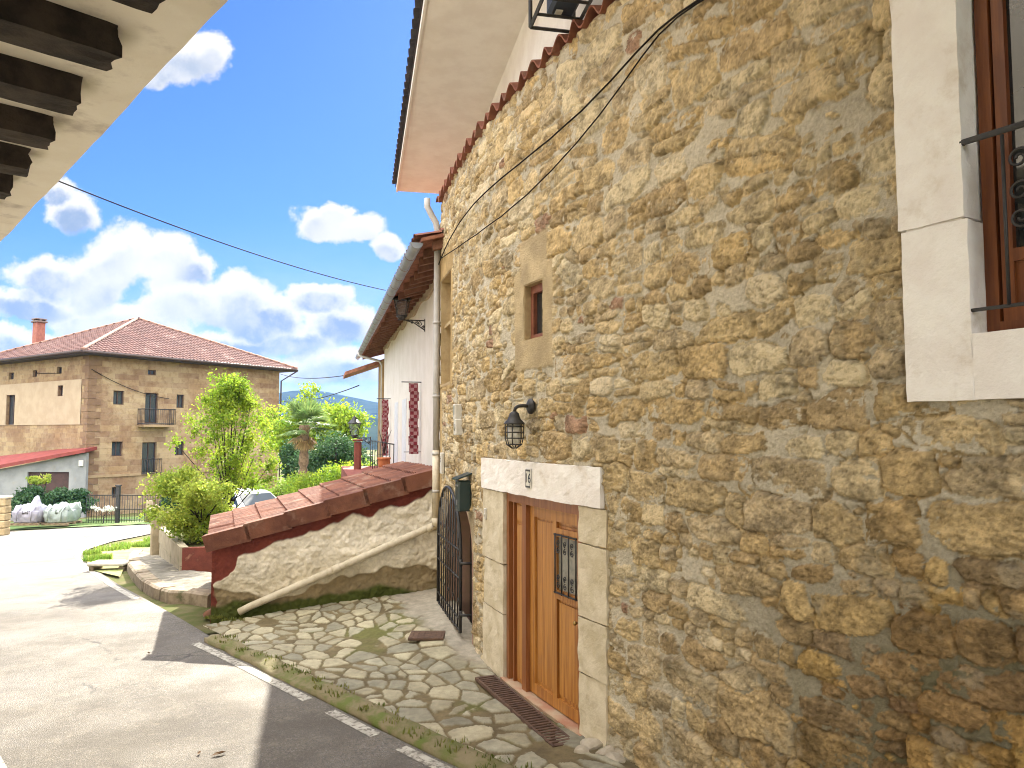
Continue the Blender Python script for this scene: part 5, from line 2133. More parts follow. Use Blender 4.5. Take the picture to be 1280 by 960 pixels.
# palm
b = Py(378, 600, 32)
tz = T(b.x, b.y)
palm = thing('palm_tree', 'shaggy fan palm with thick brown trunk in front of the pale round tree', 'palm', (b.x, b.y, tz))
ptop = Py(381, 530, 32)
m = MB()
NP = 24
pts = [Vector((b.x, b.y, tz - .3)).lerp(Vector((ptop.x, ptop.y, ptop.z)), i / NP) for i in range(NP + 1)]
m.tube(pts, [.15 + .03 * (i % 2) + .03 * math.sin(i * 1.7) + .04 * (i / NP) for i in range(NP + 1)], 14)
part(m, 'trunk', mat('palm_bark', (.22, .15, .09), (.12, .08, .05), rough=.95, nscale=8, bump=1.0, bscale=20), palm)
m = MB()
mdead = MB()
for k in range(46):
    an = rnd.uniform(0, 6.28)
    dead = k >= 30
    el_ = rnd.uniform(-.35, 1.35) if not dead else rnd.uniform(-1.2, -.5)
    d_ = Vector((math.cos(an) * math.cos(el_), math.sin(an) * math.cos(el_), math.sin(el_)))
    st_ = Vector((ptop.x, ptop.y, ptop.z - (.1 if not dead else .35)))
    ln = rnd.uniform(.85, 1.35) if not dead else rnd.uniform(.5, .8)
    hub = st_ + d_ * ln * .55
    mm = mdead if dead else m
    mm.tube([st_, hub], .015, 4)
    a1 = d_.cross(Vector((0, 0, 1))).normalized()
    for j in range(13):
        f_ = (j / 12 - .5) * 2.6
        dd = (d_ * math.cos(f_) + a1 * math.sin(f_))
        tip = hub + dd * ln * .62 + Vector((0, 0, -.12 * abs(f_)))
        sd_ = dd.cross(d_.cross(a1)).normalized() * .05
        mm.add([hub, hub + dd * ln * .3 + sd_, tip, hub + dd * ln * .3 - sd_], [(0, 1, 2, 3)])
part(m, 'fronds', leaf_mat('palm_leaf', (.12, .20, .06), (.18, .26, .08), .35), palm)
part(mdead, 'dead_fronds', leaf_mat('dead_palm', (.36, .27, .12), (.30, .2, .08), .35), palm)

# grass verge at the bend
verge_px = [(112, 713), (108, 702), (112, 692), (128, 685), (160, 678), (200, 670), (206, 690), (200, 702), (166, 696), (158, 704), (150, 722)]
vp = [Pg(*p) for p in verge_px]
tag(sheet('verge', [p.xy[:] for p in vp], mat('dry_verge', (.26, .22, .09), (.16, .2, .05), rough=.95, nscale=3, bump=.6), lambda x, y: T(x, y) + .02, .2), 'sandy grass verge inside the bend', 'verge', kind='structure')


def tufts(name, label, regions, mtl, seed, blade=.12, wd=.008):
    rg_ = np.random.RandomState(seed)
    V_, F_ = [], []
    for (x, y, z, rx, ry, n) in regions:
        for _ in range(n):
            an = rg_.uniform(0, 6.28)
            r_ = math.sqrt(rg_.rand())
            px_, py_ = x + rx * r_ * math.cos(an), y + ry * r_ * math.sin(an)
            h_ = blade * rg_.uniform(.4, 1.2)
            la = rg_.uniform(0, 6.28)
            lean = rg_.uniform(.1, .7) * h_
            w_ = wd * rg_.uniform(.7, 1.5)
            t_ = (-math.sin(la) * w_, math.cos(la) * w_)
            z0_ = z(px_, py_) if callable(z) else z
            i_ = len(V_)
            V_ += [(px_ - t_[0], py_ - t_[1], z0_), (px_ + t_[0], py_ + t_[1], z0_),
                   (px_ + math.cos(la) * lean * .4 + t_[0] * .7, py_ + math.sin(la) * lean * .4 + t_[1] * .7, z0_ + h_ * .6),
                   (px_ + math.cos(la) * lean, py_ + math.sin(la) * lean, z0_ + h_)]
            F_.append((i_, i_ + 1, i_ + 2, i_ + 3))
    o = link(name, np_mesh(name, V_, F_, False), mtl)
    return tag(o, label, 'grass', kind='stuff')


grassm = leaf_mat('grass_blade', (.13, .24, .03), (.22, .30, .05), .4)
gz = lambda x, y: T(x, y) + .015
rgn = []
for (px, py, r_, n) in ((190, 683, .55, 900), (200, 677, .5, 700), (122, 701, .35, 500), (140, 688, .5, 350), (115, 694, .25, 200), (160, 684, .5, 300), (126, 708, .25, 200)):
    p = Pg(px, py)
    rgn.append((p.x, p.y, gz, r_, r_ * .8, n))
tufts('verge_grass', 'tufts of fresh green grass on the verge at the bend', rgn, grassm, 31, .16, .012)
rgn = []
for (px, py, r_, n) in ((285, 770, .16, 260), (300, 765, .16, 260), (268, 780, .14, 160), (320, 757, .14, 160), (292, 783, .18, 160), (350, 752, .14, 90)):
    p = Pg(px, py)
    rgn.append((p.x, p.y, lambda x, y: pave_z(x, y) - .01, r_, r_ * .6, n))
kz = lambda x, y: T(x, y) + .06
for k in range(60):
    u_ = rnd.uniform(2.5, 9.4)
    x, y = G(u_, rnd.uniform(3.7, 3.9))
    rgn.append((x, y, kz, .10, .05, 16))
tufts('kerb_moss', 'moss and tiny weeds along the kerb and lean-to foot', rgn, leaf_mat('moss_blade', (.10, .13, .02), (.17, .18, .035), .3), 32, .045, .006)

# ------------------------------------------------------------------ the sandstone mansion
mc = Py(105, 640, 45)
MX = Vector((math.sin(R(33)), math.cos(R(33)), 0))       # along the front facade, away
MYv = Vector((-MX.y, MX.x, 0))                           # along the left facade, away
ME = EYE + 100 / 930 * 45 * 1.0
ME = Py(105, 441, 45).z
MB0 = T(mc.x, mc.y) - .5
FRONT, LEFT = 14.3, 14.6
O = Vector((mc.x, mc.y, 0))
man = thing('mansion', 'large three storey sandstone mansion with hipped red tile roof and balcony', 'mansion', (mc.x, mc.y, MB0))


def ashlar(name, sw, sh, colA, colB, mort, axis):
    m_ = bpy.data.materials.new(name)
    m_.use_nodes = True
    t = NT(m_.node_tree)
    tc = t.n('ShaderNodeTexCoord').outputs['Object']
    a_ = t.v('DOT_PRODUCT', tc, tuple(axis))
    s_ = t.n('ShaderNodeSeparateXYZ')
    t.set(s_.inputs[0], tc)
    cv_ = t.n('ShaderNodeCombineXYZ', i_0=a_, i_1=s_.outputs[2]).outputs[0]
    cv2 = t.v('ADD', cv_, t.v('SCALE', t.v('SUBTRACT', t.noise(tc, 1.3, 3, out=1), (.5, .5, .5)), .05))
    br = t.n('ShaderNodeTexBrick', i_Scale=1.0, i_Color1=colA, i_Color2=colB, i_Mortar=mort)
    br.inputs['Brick Width'].default_value = sw
    br.inputs['Row Height'].default_value = sh
    br.inputs['Mortar Size'].default_value = .012
    br.inputs['Bias'].default_value = .0
    br.offset_frequency = 2
    br.squash = 1.5
    br.squash_frequency = 3
    t.set(br.inputs['Vector'], cv2)
    c_ = t.mix(t.ramp(t.noise(tc, .5, 5, .6), .42, .62), br.outputs[0], t.mix(1.0, br.outputs[0], (.78, .68, .62), 'MULTIPLY'))
    c_ = t.mix(t.m('MULTIPLY', t.ramp(t.noise(tc, 4, 4, .6), .45, .7), .5), c_, t.mix(1.0, c_, (.62, .58, .5), 'MULTIPLY'))
    p_ = m_.node_tree.nodes['Principled BSDF']
    t.set(p_.inputs['Base Color'], c_)
    p_.inputs['Roughness'].default_value = .92
    b_ = t.n('ShaderNodeBump', i_Strength=.5, i_Distance=.03)
    t.set(b_.inputs['Height'], t.m('ADD', br.outputs['Fac'], t.noise(tc, 6, 4)))
    b_.invert = True
    t.set(p_.inputs['Normal'], b_.outputs[0])
    return m_


sandF = ashlar('sandstone_ashlar', .78, .36, (.38, .285, .165), (.25, .165, .10), (.32, .24, .145), MX)
sandL = ashlar('sandstone_rubble', .6, .30, (.34, .245, .13), (.25, .165, .095), (.29, .22, .13), MYv)


def mp(x, y, z):
    return O + MX * x + MYv * y + Zv * z


def facade_cut(x0, x1, z0, z1, holes, f, depth, m):
    """wall panel between x0..x1, z0..z1 with rectangular holes as a grid of quads plus reveals"""
    xs = sorted({x0, x1, *[h[0] for h in holes], *[h[1] for h in holes]})
    zs = sorted({z0, z1, *[h[2] for h in holes], *[h[3] for h in holes]})
    for i in range(len(xs) - 1):
        for j in range(len(zs) - 1):
            cx_, cz_ = (xs[i] + xs[i + 1]) / 2, (zs[j] + zs[j + 1]) / 2
            if any(h[0] < cx_ < h[1] and h[2] < cz_ < h[3] for h in holes):
                continue
            m.add([f(xs[i], 0, zs[j]), f(xs[i + 1], 0, zs[j]), f(xs[i + 1], 0, zs[j + 1]), f(xs[i], 0, zs[j + 1])], [(0, 1, 2, 3)])
    for (a_, b_, c__, d_) in holes:
        for (p_, q_) in (((a_, c__), (b_, c__)), ((b_, c__), (b_, d_)), ((b_, d_), (a_, d_)), ((a_, d_), (a_, c__))):
            m.add([f(p_[0], 0, p_[1]), f(q_[0], 0, q_[1]), f(q_[0], depth, q_[1]), f(p_[0], depth, p_[1])], [(0, 1, 2, 3)])


def mf(px, py):
    p = Pplane(px, py, tuple(O), Vector((MYv.x, MYv.y, 0)))
    return (p - O).dot(MX), p.z


def ml(px, py):
    p = Pplane(px, py, tuple(O), Vector((MX.x, MX.y, 0)))
    return (p - O).dot(MYv), p.z


def rect(fn, x0, y0, x1, y1):
    a_, b_ = fn(x0, y0), fn(x1, y1)
    return (min(a_[0], b_[0]), max(a_[0], b_[0]), min(a_[1], b_[1]), max(a_[1], b_[1]))


fholes = [rect(mf, 185, 462, 195, 469), rect(mf, 300, 471, 308, 479), rect(mf, 142, 488, 155, 506), rect(mf, 182, 491, 197, 529), rect(mf, 221, 493, 230, 510),
          rect(mf, 140, 552, 153, 570), rect(mf, 178, 553, 195, 592), rect(mf, 219, 552, 230, 569), rect(mf, 140, 609, 149, 622), rect(mf, 262, 494, 276, 512), rect(mf, 300, 498, 312, 516)]
ffn = lambda x, d_, z: mp(x, d_, z)
m = MB()
facade_cut(0, FRONT, MB0 - 2, ME + .05, fholes, ffn, .3, m)
part(m, 'front_facade', sandF, man)
lholes = [rect(ml, 11, 466, 17, 474), rect(ml, 41, 463, 46, 471), rect(ml, 71, 459, 77, 467), rect(ml, 73, 482, 79, 495), rect(ml, 9, 494, 18, 531)]
lfn = lambda y, d_, z: mp(d_, y, z)
m = MB()
facade_cut(0, LEFT, MB0 - 2, ME + .05, lholes, lfn, .3, m)
part(m, 'side_facade', sandL, man)
# plain plaster panel on the side facade, cut round its windows
pl0, pl1 = ml(0, 477)[0] + 3, ml(103, 470)[0]
pz0, pz1 = ml(60, 531)[1], ml(60, 477)[1]
m = MB()
hl_ = [h for h in lholes if h[2] > pz0 - 1 and h[3] < pz1 + .4 and h[3] - h[2] > .5]
facade_cut(pl1, LEFT, pz0, pz1, [h for h in hl_ if h[3] < pz1 and h[2] > pz0], lambda y, d_, z: mp(d_ - .04, y, z), .04, m)
m.add([mp(-.04, pl1, pz0), mp(-.04, LEFT, pz0), mp(0, LEFT, pz0), mp(0, pl1, pz0)], [(0, 1, 2, 3)])
part(m, 'plaster_panel', mat('beige_plaster', (.40, .31, .21), (.35, .265, .175), rough=.9, nscale=1.5), man)
winglass = mat('dark_window', (.025, .035, .045), (.04, .05, .06), rough=.1, spec=.7, nscale=1)
wframe = mat('brown_frame', (.07, .04, .03), (.05, .03, .02), rough=.6)
for (hs_, fn) in ((fholes, ffn), (lholes, lfn)):
    for h in hs_:
        a_, b_, c__, d_ = h
        m = MB()
        t_ = .06
        for (x0, x1, z0, z1) in ((a_, a_ + t_, c__, d_), (b_ - t_, b_, c__, d_), (a_ + t_, b_ - t_, c__, c__ + t_), (a_ + t_, b_ - t_, d_ - t_, d_), ((a_ + b_) / 2 - .03, (a_ + b_) / 2 + .03, c__ + t_, d_ - t_)):
            m.fbox(lambda u, v, w_: fn(x0 + (x1 - x0) * u, .16 + .06 * v, z0 + (z1 - z0) * w_), (1, 1, 1))
        wo2 = part(m, 'window', wframe, man)
        m = MB()
        m.fbox(lambda u, v, w_: fn(a_ + (b_ - a_) * u, .20 + .02 * v, c__ + (d_ - c__) * w_), (1, 1, 1))
        subpart(m, 'pane', winglass, wo2)
# string course and quoins
m = MB()
zc = mf(160, 595)[1]
m.fbox(lambda u, v, w_: mp(.02 + (FRONT - .02) * u, -.07 + .07 * v, zc + .16 * w_), (1, 1, 1))
part(m, 'string_course', mat('sandstone_trim', (.33, .24, .14), (.26, .18, .10), rough=.9, nscale=2), man)
m = MB()
zq = MB0
k = 0
while zq < ME - .3:
    l_ = .75 if k % 2 else .45
    m.fbox(lambda u, v, w_: mp(-.045 + .045 * v, -.046 + (l_) * u, zq + .38 * w_), (1, 1, 1))
    m.fbox(lambda u, v, w_: mp(.001 + (1.2 - l_) * u, -.045 + .045 * v, zq + .38 * w_), (1, 1, 1))
    zq += .40
    k += 1
part(m, 'quoins', mat('quoin_stone', (.22, .14, .08), (.16, .095, .055), rough=.9, nscale=1.5, bump=.4), man)
# back walls
m = MB()
m.fbox(lambda u, v, w_: mp(FRONT - .3 + .3 * v, .002 + LEFT * u, MB0 - 2 + (ME - MB0 + 2) * w_), (1, 1, 1))
m.fbox(lambda u, v, w_: mp(FRONT * u, LEFT - .3 + .3 * v, MB0 - 2 + (ME - MB0 + 2) * w_), (1, 1, 1))
part(m, 'back_walls', sandL, man)
# balconies
bz = mf(190, 531)[1]
b0_, b1_ = mf(172, 530)[0], mf(211, 530)[0]
m = MB()
m.fbox(lambda u, v, w_: mp(b0_ + (b1_ - b0_) * u, -.75 * v, bz - .14 + .12 * w_), (1, 1, 1))
bal = part(m, 'balcony', mat('sandstone_trim', None), man)
m = MB()
hgt_ = 1.0
for x0, y0, x1, y1 in ((b0_, -.72, b1_, -.72), (b0_, 0, b0_, -.72), (b1_, 0, b1_, -.72)):
    for zz in (.06, hgt_):
        m.tube([mp(x0, y0, bz + zz), mp(x1, y1, bz + zz)], .03, 5)
    kk = int(max(abs(x1 - x0), abs(y1 - y0)) / .13)
    for i in range(kk + 1):
        f_ = i / kk
        m.tube([mp(x0 + (x1 - x0) * f_, y0 + (y1 - y0) * f_, bz), mp(x0 + (x1 - x0) * f_, y0 + (y1 - y0) * f_, bz + hgt_)], .015, 4)
subpart(m, 'balcony_rail', darkmetal, bal)
d0_, d1_ = fholes[6][0] - .05, fholes[6][1] + .3
dz_ = fholes[6][2]
m = MB()
for zz in (.05, .95):
    m.tube([mp(d0_, -.12, dz_ + zz), mp(d1_, -.12, dz_ + zz)], .03, 5)
for i in range(9):
    x_ = d0_ + (d1_ - d0_) * i / 8
    m.tube([mp(x_, -.12, dz_), mp(x_, -.12, dz_ + .95)], .016, 4)
part(m, 'window_guard', darkmetal, man)
# hipped roof
mtile = mat('mansion_tile', (.115, .052, .042), (.08, .036, .03), rough=.85, nscale=1.2, bump=.3, bscale=20, dirt=(.22, .14, .12), dscale=.8)
ov_ = .95
apex = mp(FRONT / 2, LEFT / 2, 0)
rise_ = Py(165, 399, (apex.y)).z - ME
print('mansion eave', ME, 'rise', rise_)
hx, hy = FRONT / 2 + ov_, LEFT / 2 + ov_
for (Oc, Ud, ins, half, run, nm) in ((mp(-ov_, -ov_, ME), MX, MYv, hx, hy, 'front'), (mp(-ov_, LEFT + ov_, ME), -MYv, MX, hy, hx, 'side'), (mp(FRONT + ov_, -ov_, ME), MYv, -MX, hy, hx, 'x'), (mp(FRONT + ov_, LEFT + ov_, ME), -MX, -MYv, hx, hy, 'x')):
    sv = ins * run + Zv * rise_
    sl3 = sv.length
    part(tile_sheet(Oc, Ud, sv, 2 * half, sl3, .26, .42, .06, .03,
                    mask=lambda u, v, half=half, sl3=sl3: np.abs(u - half) < half * (1 - v / sl3) + .12), 'roof_slope', mtile, man)
ap = apex + Zv * (ME + rise_ + .05)
for (x, y) in ((-ov_, -ov_), (FRONT + ov_, -ov_), (-ov_, LEFT + ov_), (FRONT + ov_, LEFT + ov_)):
    m = MB()
    a_ = mp(x, y, ME + .06)
    npz = 36
    m.tube([a_.lerp(ap, i / npz) for i in range(npz + 1)], [.11 + .02 * (i % 2) for i in range(npz + 1)], 8)
    part(m, 'hip_ridge', mat('ridge_tile', (.26, .15, .11), (.2, .11, .08), rough=.85, nscale=3), man)
m = MB()
m.fbox(lambda u, v, w_: mp(-ov_ + .06 + (FRONT + 2 * ov_ - .12) * u, -ov_ + .06 + (LEFT + 2 * ov_ - .12) * v, ME - .16 + .13 * w_), (1, 1, 1))
part(m, 'eave_boards', mat('dark_eave', (.055, .045, .05), (.04, .033, .035), rough=.8), man)
m = MB()
for (a_, b_) in (((-ov_, -ov_), (FRONT + ov_, -ov_)), ((-ov_, -ov_), (-ov_, LEFT + ov_))):
    m.tube([mp(a_[0], a_[1], ME - .03), mp(b_[0], b_[1], ME - .03)], .09, 8)
m.tube([mp(FRONT + ov_, -ov_, ME - .1), mp(FRONT + .1, -.1, ME - .9), mp(FRONT + .1, -.1, MB0)], .06, 6)
part(m, 'gutter', mat('dark_gutter', (.07, .045, .04), (.05, .035, .03), rough=.5), man)
# chimney, left on the side slope
cp = Py(48, 428, 56)
m = MB()
m.box((cp.x, cp.y, cp.z + .35), (.62, .62, 2.3), (MX, MYv, Zv), .01)
chm = part(m, 'chimney', mat('chimney_brick', (.33, .13, .09), (.26, .10, .07), rough=.9, nscale=6), man)
m = MB()
m.box((cp.x, cp.y, cp.z + 1.55), (.84, .84, .12), (MX, MYv, Zv), .02)
m.box((cp.x, cp.y, cp.z + 1.75), (.78, .78, .10), (MX, MYv, Zv), .02)
for a_ in (-1, 1):
    for b_ in (-1, 1):
        m.box((cp.x + a_ * .25, cp.y + b_ * .25, cp.z + 1.65), (.1, .1, .14))
subpart(m, 'chimney_cap', mat('chimney_cap', (.18, .13, .11), rough=.9), chm)

# ------------------------------------------------------------------ shed with a red lean-to roof
SY0 = 44.3
sh = thing('shed', 'grey rendered shed with sloping red roof against the mansion side', 'shed', Py(50, 620, SY0))
sr = Py(107, 600, SY0)
slf = Py(-30, 600, SY0)
zt_r, zt_l = Py(107, 566, SY0).z, Py(-30, 592, SY0).z
gb_ = T(-25, SY0) - .6
shm = mat('grey_shed_render', (.27, .275, .27), (.21, .215, .215), rough=.92, nscale=1.2, bump=.3, dirt=(.30, .24, .17), dscale=1.5)
dx0, dx1 = Py(34, 600, SY0).x, Py(86, 600, SY0).x
dzt = Py(60, 590, SY0).z
m = MB()
zt_at = lambda x: zt_l + (zt_r - zt_l) * (x - slf.x) / (sr.x - slf.x)
for (xa, xb, za, ztop_) in ((slf.x, dx0, gb_, None), (dx1, sr.x, gb_, None), (dx0, dx1, dzt, None)):
    m.prism([(xa, SY0, za), (xb, SY0, za), (xb, SY0, zt_at(xb)), (xa, SY0, zt_at(xa))], (0, .25, 0))
shw = part(m, 'wall', shm, sh)
m = MB()
m.box(((dx0 + dx1) / 2, SY0 + .15, (dzt + gb_) / 2), (dx1 - dx0, .06, dzt - gb_))
part(m, 'garage_door', mat('dark_brown_door', (.07, .035, .03), (.05, .028, .022), rough=.7), sh)
m = MB()
m.prism([(slf.x - .3, SY0 - .35, zt_l - .02), (sr.x + .12, SY0 - .35, zt_r + .03), (sr.x + .12, SY0 + .9, Py(109, 558, SY0 + .9).z - .2), (sr.x - 3, SY0 + 2.5, Py(60, 561, SY0 + 2.5).z - .2), (slf.x - .3, SY0 + 2.5, Py(-40, 570, SY0 + 2.5).z - .2)], (0, 0, .2))
part(m, 'roof', mat('red_sheet_roof', (.22, .045, .035), (.17, .035, .028), rough=.7, nscale=2), sh)
m = MB()
mbx = Py(102, 579, SY0)
m.box((mbx.x, SY0 - .06, mbx.z), (.25, .12, .35), None, .02)
part(m, 'meter_box', plast_w, sh)

# low stone wall at the far left
lw_ = thing('stone_wall', 'low rough stone garden wall at the left edge of the far road', 'wall', Py(0, 650, 31))
m = MB()
pA = Py(10, 652, 31)
for r_ in range(5):
    x = pA.x
    while x > pA.x - 4:
        l_ = rnd.uniform(.3, .6)
        m.box((x - l_ / 2, 31 + rnd.uniform(-.02, .02), T(pA.x, 31) + .15 + r_ * .30), (l_ - .02, .4, .285), None, .03)
        x -= l_
part(m, 'masonry', ochre, lw_)
m = MB()
m.box((pA.x - 2, 31, T(pA.x, 31) + .15 + 5 * .30 - .1), (4.05, .46, .09), None, .02)
part(m, 'coping', pale, lw_)

# bulk bags on pallets
bagm = mat('woven_white_bag', (.36, .35, .41), (.30, .29, .34), rough=.85, nscale=6, bump=.4, bscale=30)
bagm2 = mat('woven_grey_bag', (.33, .38, .36), (.28, .32, .30), rough=.85, nscale=6, bump=.4, bscale=30)


def bulk_bag(px0, px1, pyb, pyt, Y, label, mtl, seed, peak):
    a_, b_ = Py(px0, pyb, Y), Py(px1, pyb, Y)
    W0, H0 = b_.x - a_.x, Py(px0, pyt, Y).z - a_.z
    cx_ = (a_.x + b_.x) / 2
    zb = a_.z + .12
    o = thing('bulk_bag', label, 'bulk bag', (cx_, Y, zb - .12), group='bulk bags by the garden gate')
    rg_ = np.random.RandomState(seed)
    bm = bmesh.new()
    bmesh.ops.create_cube(bm, size=1)
    bmesh.ops.subdivide_edges(bm, edges=bm.edges, cuts=14, use_grid_fill=True)
    for v in bm.verts:
        p = v.co
        # bulging sides, slumped folded top
        bul = 1 + .16 * (1 - (2 * p.z) ** 2)
        x, y = p.x * bul, p.y * bul
        rr = math.sqrt(x * x + y * y)
        k = 1 - .10 * max(0, abs(2 * p.x) + abs(2 * p.y) - 1.3)
        x, y = x * k, y * k
        nz = float(fbm(np.array([p.x * 2 + seed]), np.array([p.y * 2 + p.z]), 2.5, seed, 4)[0])
        z = p.z + .5
        if p.z > .2:
            z = z - .15 + .30 * nz + peak * math.exp(-((x - .1) ** 2 + y * y) / .03)
        x += .06 * nz
        y += .06 * float(fbm(np.array([p.x * 2]), np.array([p.z * 2]), 3, seed + 4, 3)[0])
        v.co = Vector((cx_ + x * W0 * .78, Y + y * W0 * .78, zb + z * H0))
    for f in bm.faces:
        f.smooth = True
    me = bpy.data.meshes.new('sack')
    bm.to_mesh(me)
    bm.free()
    part(me, 'sack', mtl, o)
    m = MB()
    for sx in (-.22, .25):
        x = cx_ + sx * W0
        m.tube([Vector((x, Y - W0 * .5, zb + H0 * .1)), Vector((x + .02, Y - W0 * .52, zb + H0 * .6)), Vector((x + .12, Y - W0 * .4, zb + H0 * .9))], .03, 5)
    part(m, 'strap', mtl, o)
    m = MB()
    for k in range(5):
        m.box((cx_ + (-.4 + .2 * k) * W0, Y, zb - .02), (.1, W0 * .95, .02))
    for k in (-1, 0, 1):
        m.box((cx_, Y + k * W0 * .4, zb - .075), (W0 * .95, .1, .085))
    part(m, 'pallet', mat('pallet_wood', (.30, .22, .14), (.22, .16, .1), rough=.9), o)


YB = 35.2
bulk_bag(22, 59, 655, 633, YB, 'lilac white bulk bag with a peaked crumpled top, left of the two', bagm, 5, .5)
bulk_bag(60, 95, 655, 632, YB + .2, 'greenish white bulk bag with flat sagging top beside the gate shrub', bagm2, 9, .05)

# garden shrubs, railing gate, bollard stump
def shrub_at(px0, px1, pyb, pyt, Y, label, mtl, n, size, seed, name='garden_bush'):
    a_, b_, c_ = Py(px0, pyb, Y), Py(px1, pyb, Y), Py(px0, pyt, Y)
    cx_, hw, hz_ = (a_.x + b_.x) / 2, (b_.x - a_.x) / 2, (c_.z - a_.z) / 2
    rg_ = np.random.RandomState(seed)
    lob = crown_lobes((cx_, Y, a_.z + hz_ * .95), (hw * .95, hw * .6, hz_ * .95), 20, rg_, .42)
    return plant(name, label, 'bush', (cx_, Y, T(cx_, Y) - .1), lob, n, size, mtl, seed, .06, 6, shell=.45)


shrub_at(8, 62, 655, 602, 37.5, 'dark garden bush behind the bulk bags before the shed', dk, 5000, .17, 51)
shrub_at(50, 118, 652, 604, 37.8, 'wide dark green bush between the bags and the railings', dk, 6000, .17, 52)
shrub_at(196, 232, 652, 606, 37.0, 'dark green bush at the right end of the railings', dk, 4000, .16, 53)
shrub_at(34, 68, 606, 592, 38.6, 'bright leafy shrub tips over the shed door', yell, 350, .18, 54)
fence = thing('railings', 'dark iron garden railings with gate post before the mansion', 'railings', Py(150, 650, 36.4))
fy0 = 36.4
x0_, x1_ = Py(108, 640, fy0).x, Py(200, 640, fy0).x
zt2, zb2 = Py(150, 619, fy0).z, T(Py(150, 640, fy0).x, fy0)
m = MB()
for zz in (zt2, zb2 + .15, (zt2 + zb2) / 2):
    m.tube([(x0_, fy0, zz), (x1_, fy0, zz)], .025, 5)
part(m, 'rail', darkmetal, fence)
for i in range(30):
    x_ = x0_ + (x1_ - x0_) * i / 29
    m = MB()
    m.tube([(x_, fy0, zb2), (x_, fy0, zt2 + .02)], .014, 4)
    part(m, 'bar', darkmetal, fence)
xp = Py(147, 640, fy0).x
m = MB()
m.box((xp, fy0, (zb2 + zt2) / 2 + .2), (.16, .16, zt2 - zb2 + .5))
m.box((xp, fy0, zt2 + .47), (.22, .22, .05))
part(m, 'gate_post', darkmetal, fence)
stp = Py(186, 648, 36.0)
m = MB()
m.tube([(stp.x, 36, stp.z - .2), (stp.x, 36, stp.z + .4), (stp.x, 36, stp.z + .85)], [.16, .15, .14], 10)
tag(m.build('wooden_post', mat('stump_wood', (.25, .2, .12), (.19, .15, .09), rough=.9, bump=.5)), 'stubby pale wooden post before the bush at the railings', 'post')
b = Py(128, 636, 36.0)
rg = np.random.RandomState(61)
lobf = [(b.x + rg.uniform(-.5, .5), 36.0 + rg.uniform(-.2, .2), T(b.x, 36) + .75 + rg.uniform(-.1, .1), .18, .18, .12) for _ in range(7)]
plant('flowering_plant', 'white flowering plant in front of the railings', 'plant', (b.x, 36.0, T(b.x, 36.0)), lobf, 260, .09, mat('white_petal', (.72, .74, .70), (.66, .68, .6), rough=.7, transl=.3), 61, .02, 5, shell=.3)
# grass strip before the railings
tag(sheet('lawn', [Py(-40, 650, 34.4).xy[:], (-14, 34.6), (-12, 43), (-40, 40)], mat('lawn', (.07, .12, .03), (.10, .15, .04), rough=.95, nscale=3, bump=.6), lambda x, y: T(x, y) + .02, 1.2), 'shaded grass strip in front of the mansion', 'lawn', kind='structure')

# ------------------------------------------------------------------ white car
cc = Py(309, 640, 27.0)
zg_ = T(cc.x, 27)
car_a = R(-42)                         # heading, turned from the view axis
CX_ = Vector((math.cos(car_a), math.sin(car_a), 0))   # along the car
CY_ = Vector((-math.sin(car_a), math.cos(car_a), 0))
roofz = Py(316, 613, 27).z
zg_ = roofz - 1.47
cbase = Vector((cc.x, 27.0, zg_))
car = thing('parked_car', 'white hatchback car parked behind the lean-to roof', 'car', cbase)


def cp_(x, y, z):
    return cbase + CX_ * x + CY_ * y + Zv * z


carglass = mat('car_glass', (.02, .03, .04), (.025, .035, .045), rough=.3, spec=.12, nscale=1)
carwhite = mat('white_car_paint', (.80, .80, .79), (.78, .78, .77), rough=.25, spec=.6, nscale=1)
tyrem = mat('tyre_rubber', (.02, .02, .02), rough=.8)
body_prof = [(-2.0, .35), (-2.05, .62), (-1.98, .92), (-1.75, .98), (1.02, .98), (1.85, .82), (2.05, .65), (2.02, .32), (1.72, .25), (-1.75, .25)]
m = MB()
NS = 8
secs = []
for j in range(NS + 1):
    y = -.85 + 1.7 * j / NS
    k = 1 - .06 * abs(2 * y / 1.7) ** 3
    secs.append([cp_(x * k, y, z) for x, z in body_prof])
np_ = len(body_prof)
m.add([p for s_ in secs for p in s_], [(j * np_ + i, j * np_ + (i + 1) % np_, (j + 1) * np_ + (i + 1) % np_, (j + 1) * np_ + i) for j in range(NS) for i in range(np_)] + [tuple(range(np_)), tuple(NS * np_ + i for i in range(np_))])
part(m, 'body', carwhite, car)
gh_prof = [(-1.78, .97), (-1.45, 1.36), (-1.05, 1.46), (.15, 1.46), (.45, 1.38), (1.12, .97)]
m = MB()
secs = []
for j in range(NS + 1):
    f_ = -1 + 2 * j / NS
    secs.append([cp_(x, f_ * (.80 - .17 * (z - .97) / .49), z + .02 * (1 - f_ * f_) * (z > 1.2)) for x, z in gh_prof])
np_ = len(gh_prof)
m.add([p for s_ in secs for p in s_], [(j * np_ + i, j * np_ + (i + 1) % np_, (j + 1) * np_ + (i + 1) % np_, (j + 1) * np_ + i) for j in range(NS) for i in range(np_)] + [tuple(range(np_)), tuple(NS * np_ + i for i in range(np_))], False)
part(m, 'cabin', carwhite, car)
for sg in (-1, 1):
    for poly in ([(-1.50, 1.0), (-1.34, 1.30), (-.98, 1.39), (-.45, 1.40), (-.45, 1.0)], [(-.37, 1.0), (-.37, 1.40), (.13, 1.40), (.40, 1.33), (.88, 1.0)]):
        m = MB()
        pts = [cp_(x, sg * (.806 - .17 * (z - .97) / .49), z) for x, z in poly]
        m.prism(pts, CY_ * sg * .006)
        part(m, 'side_window', carglass, car)
m = MB()
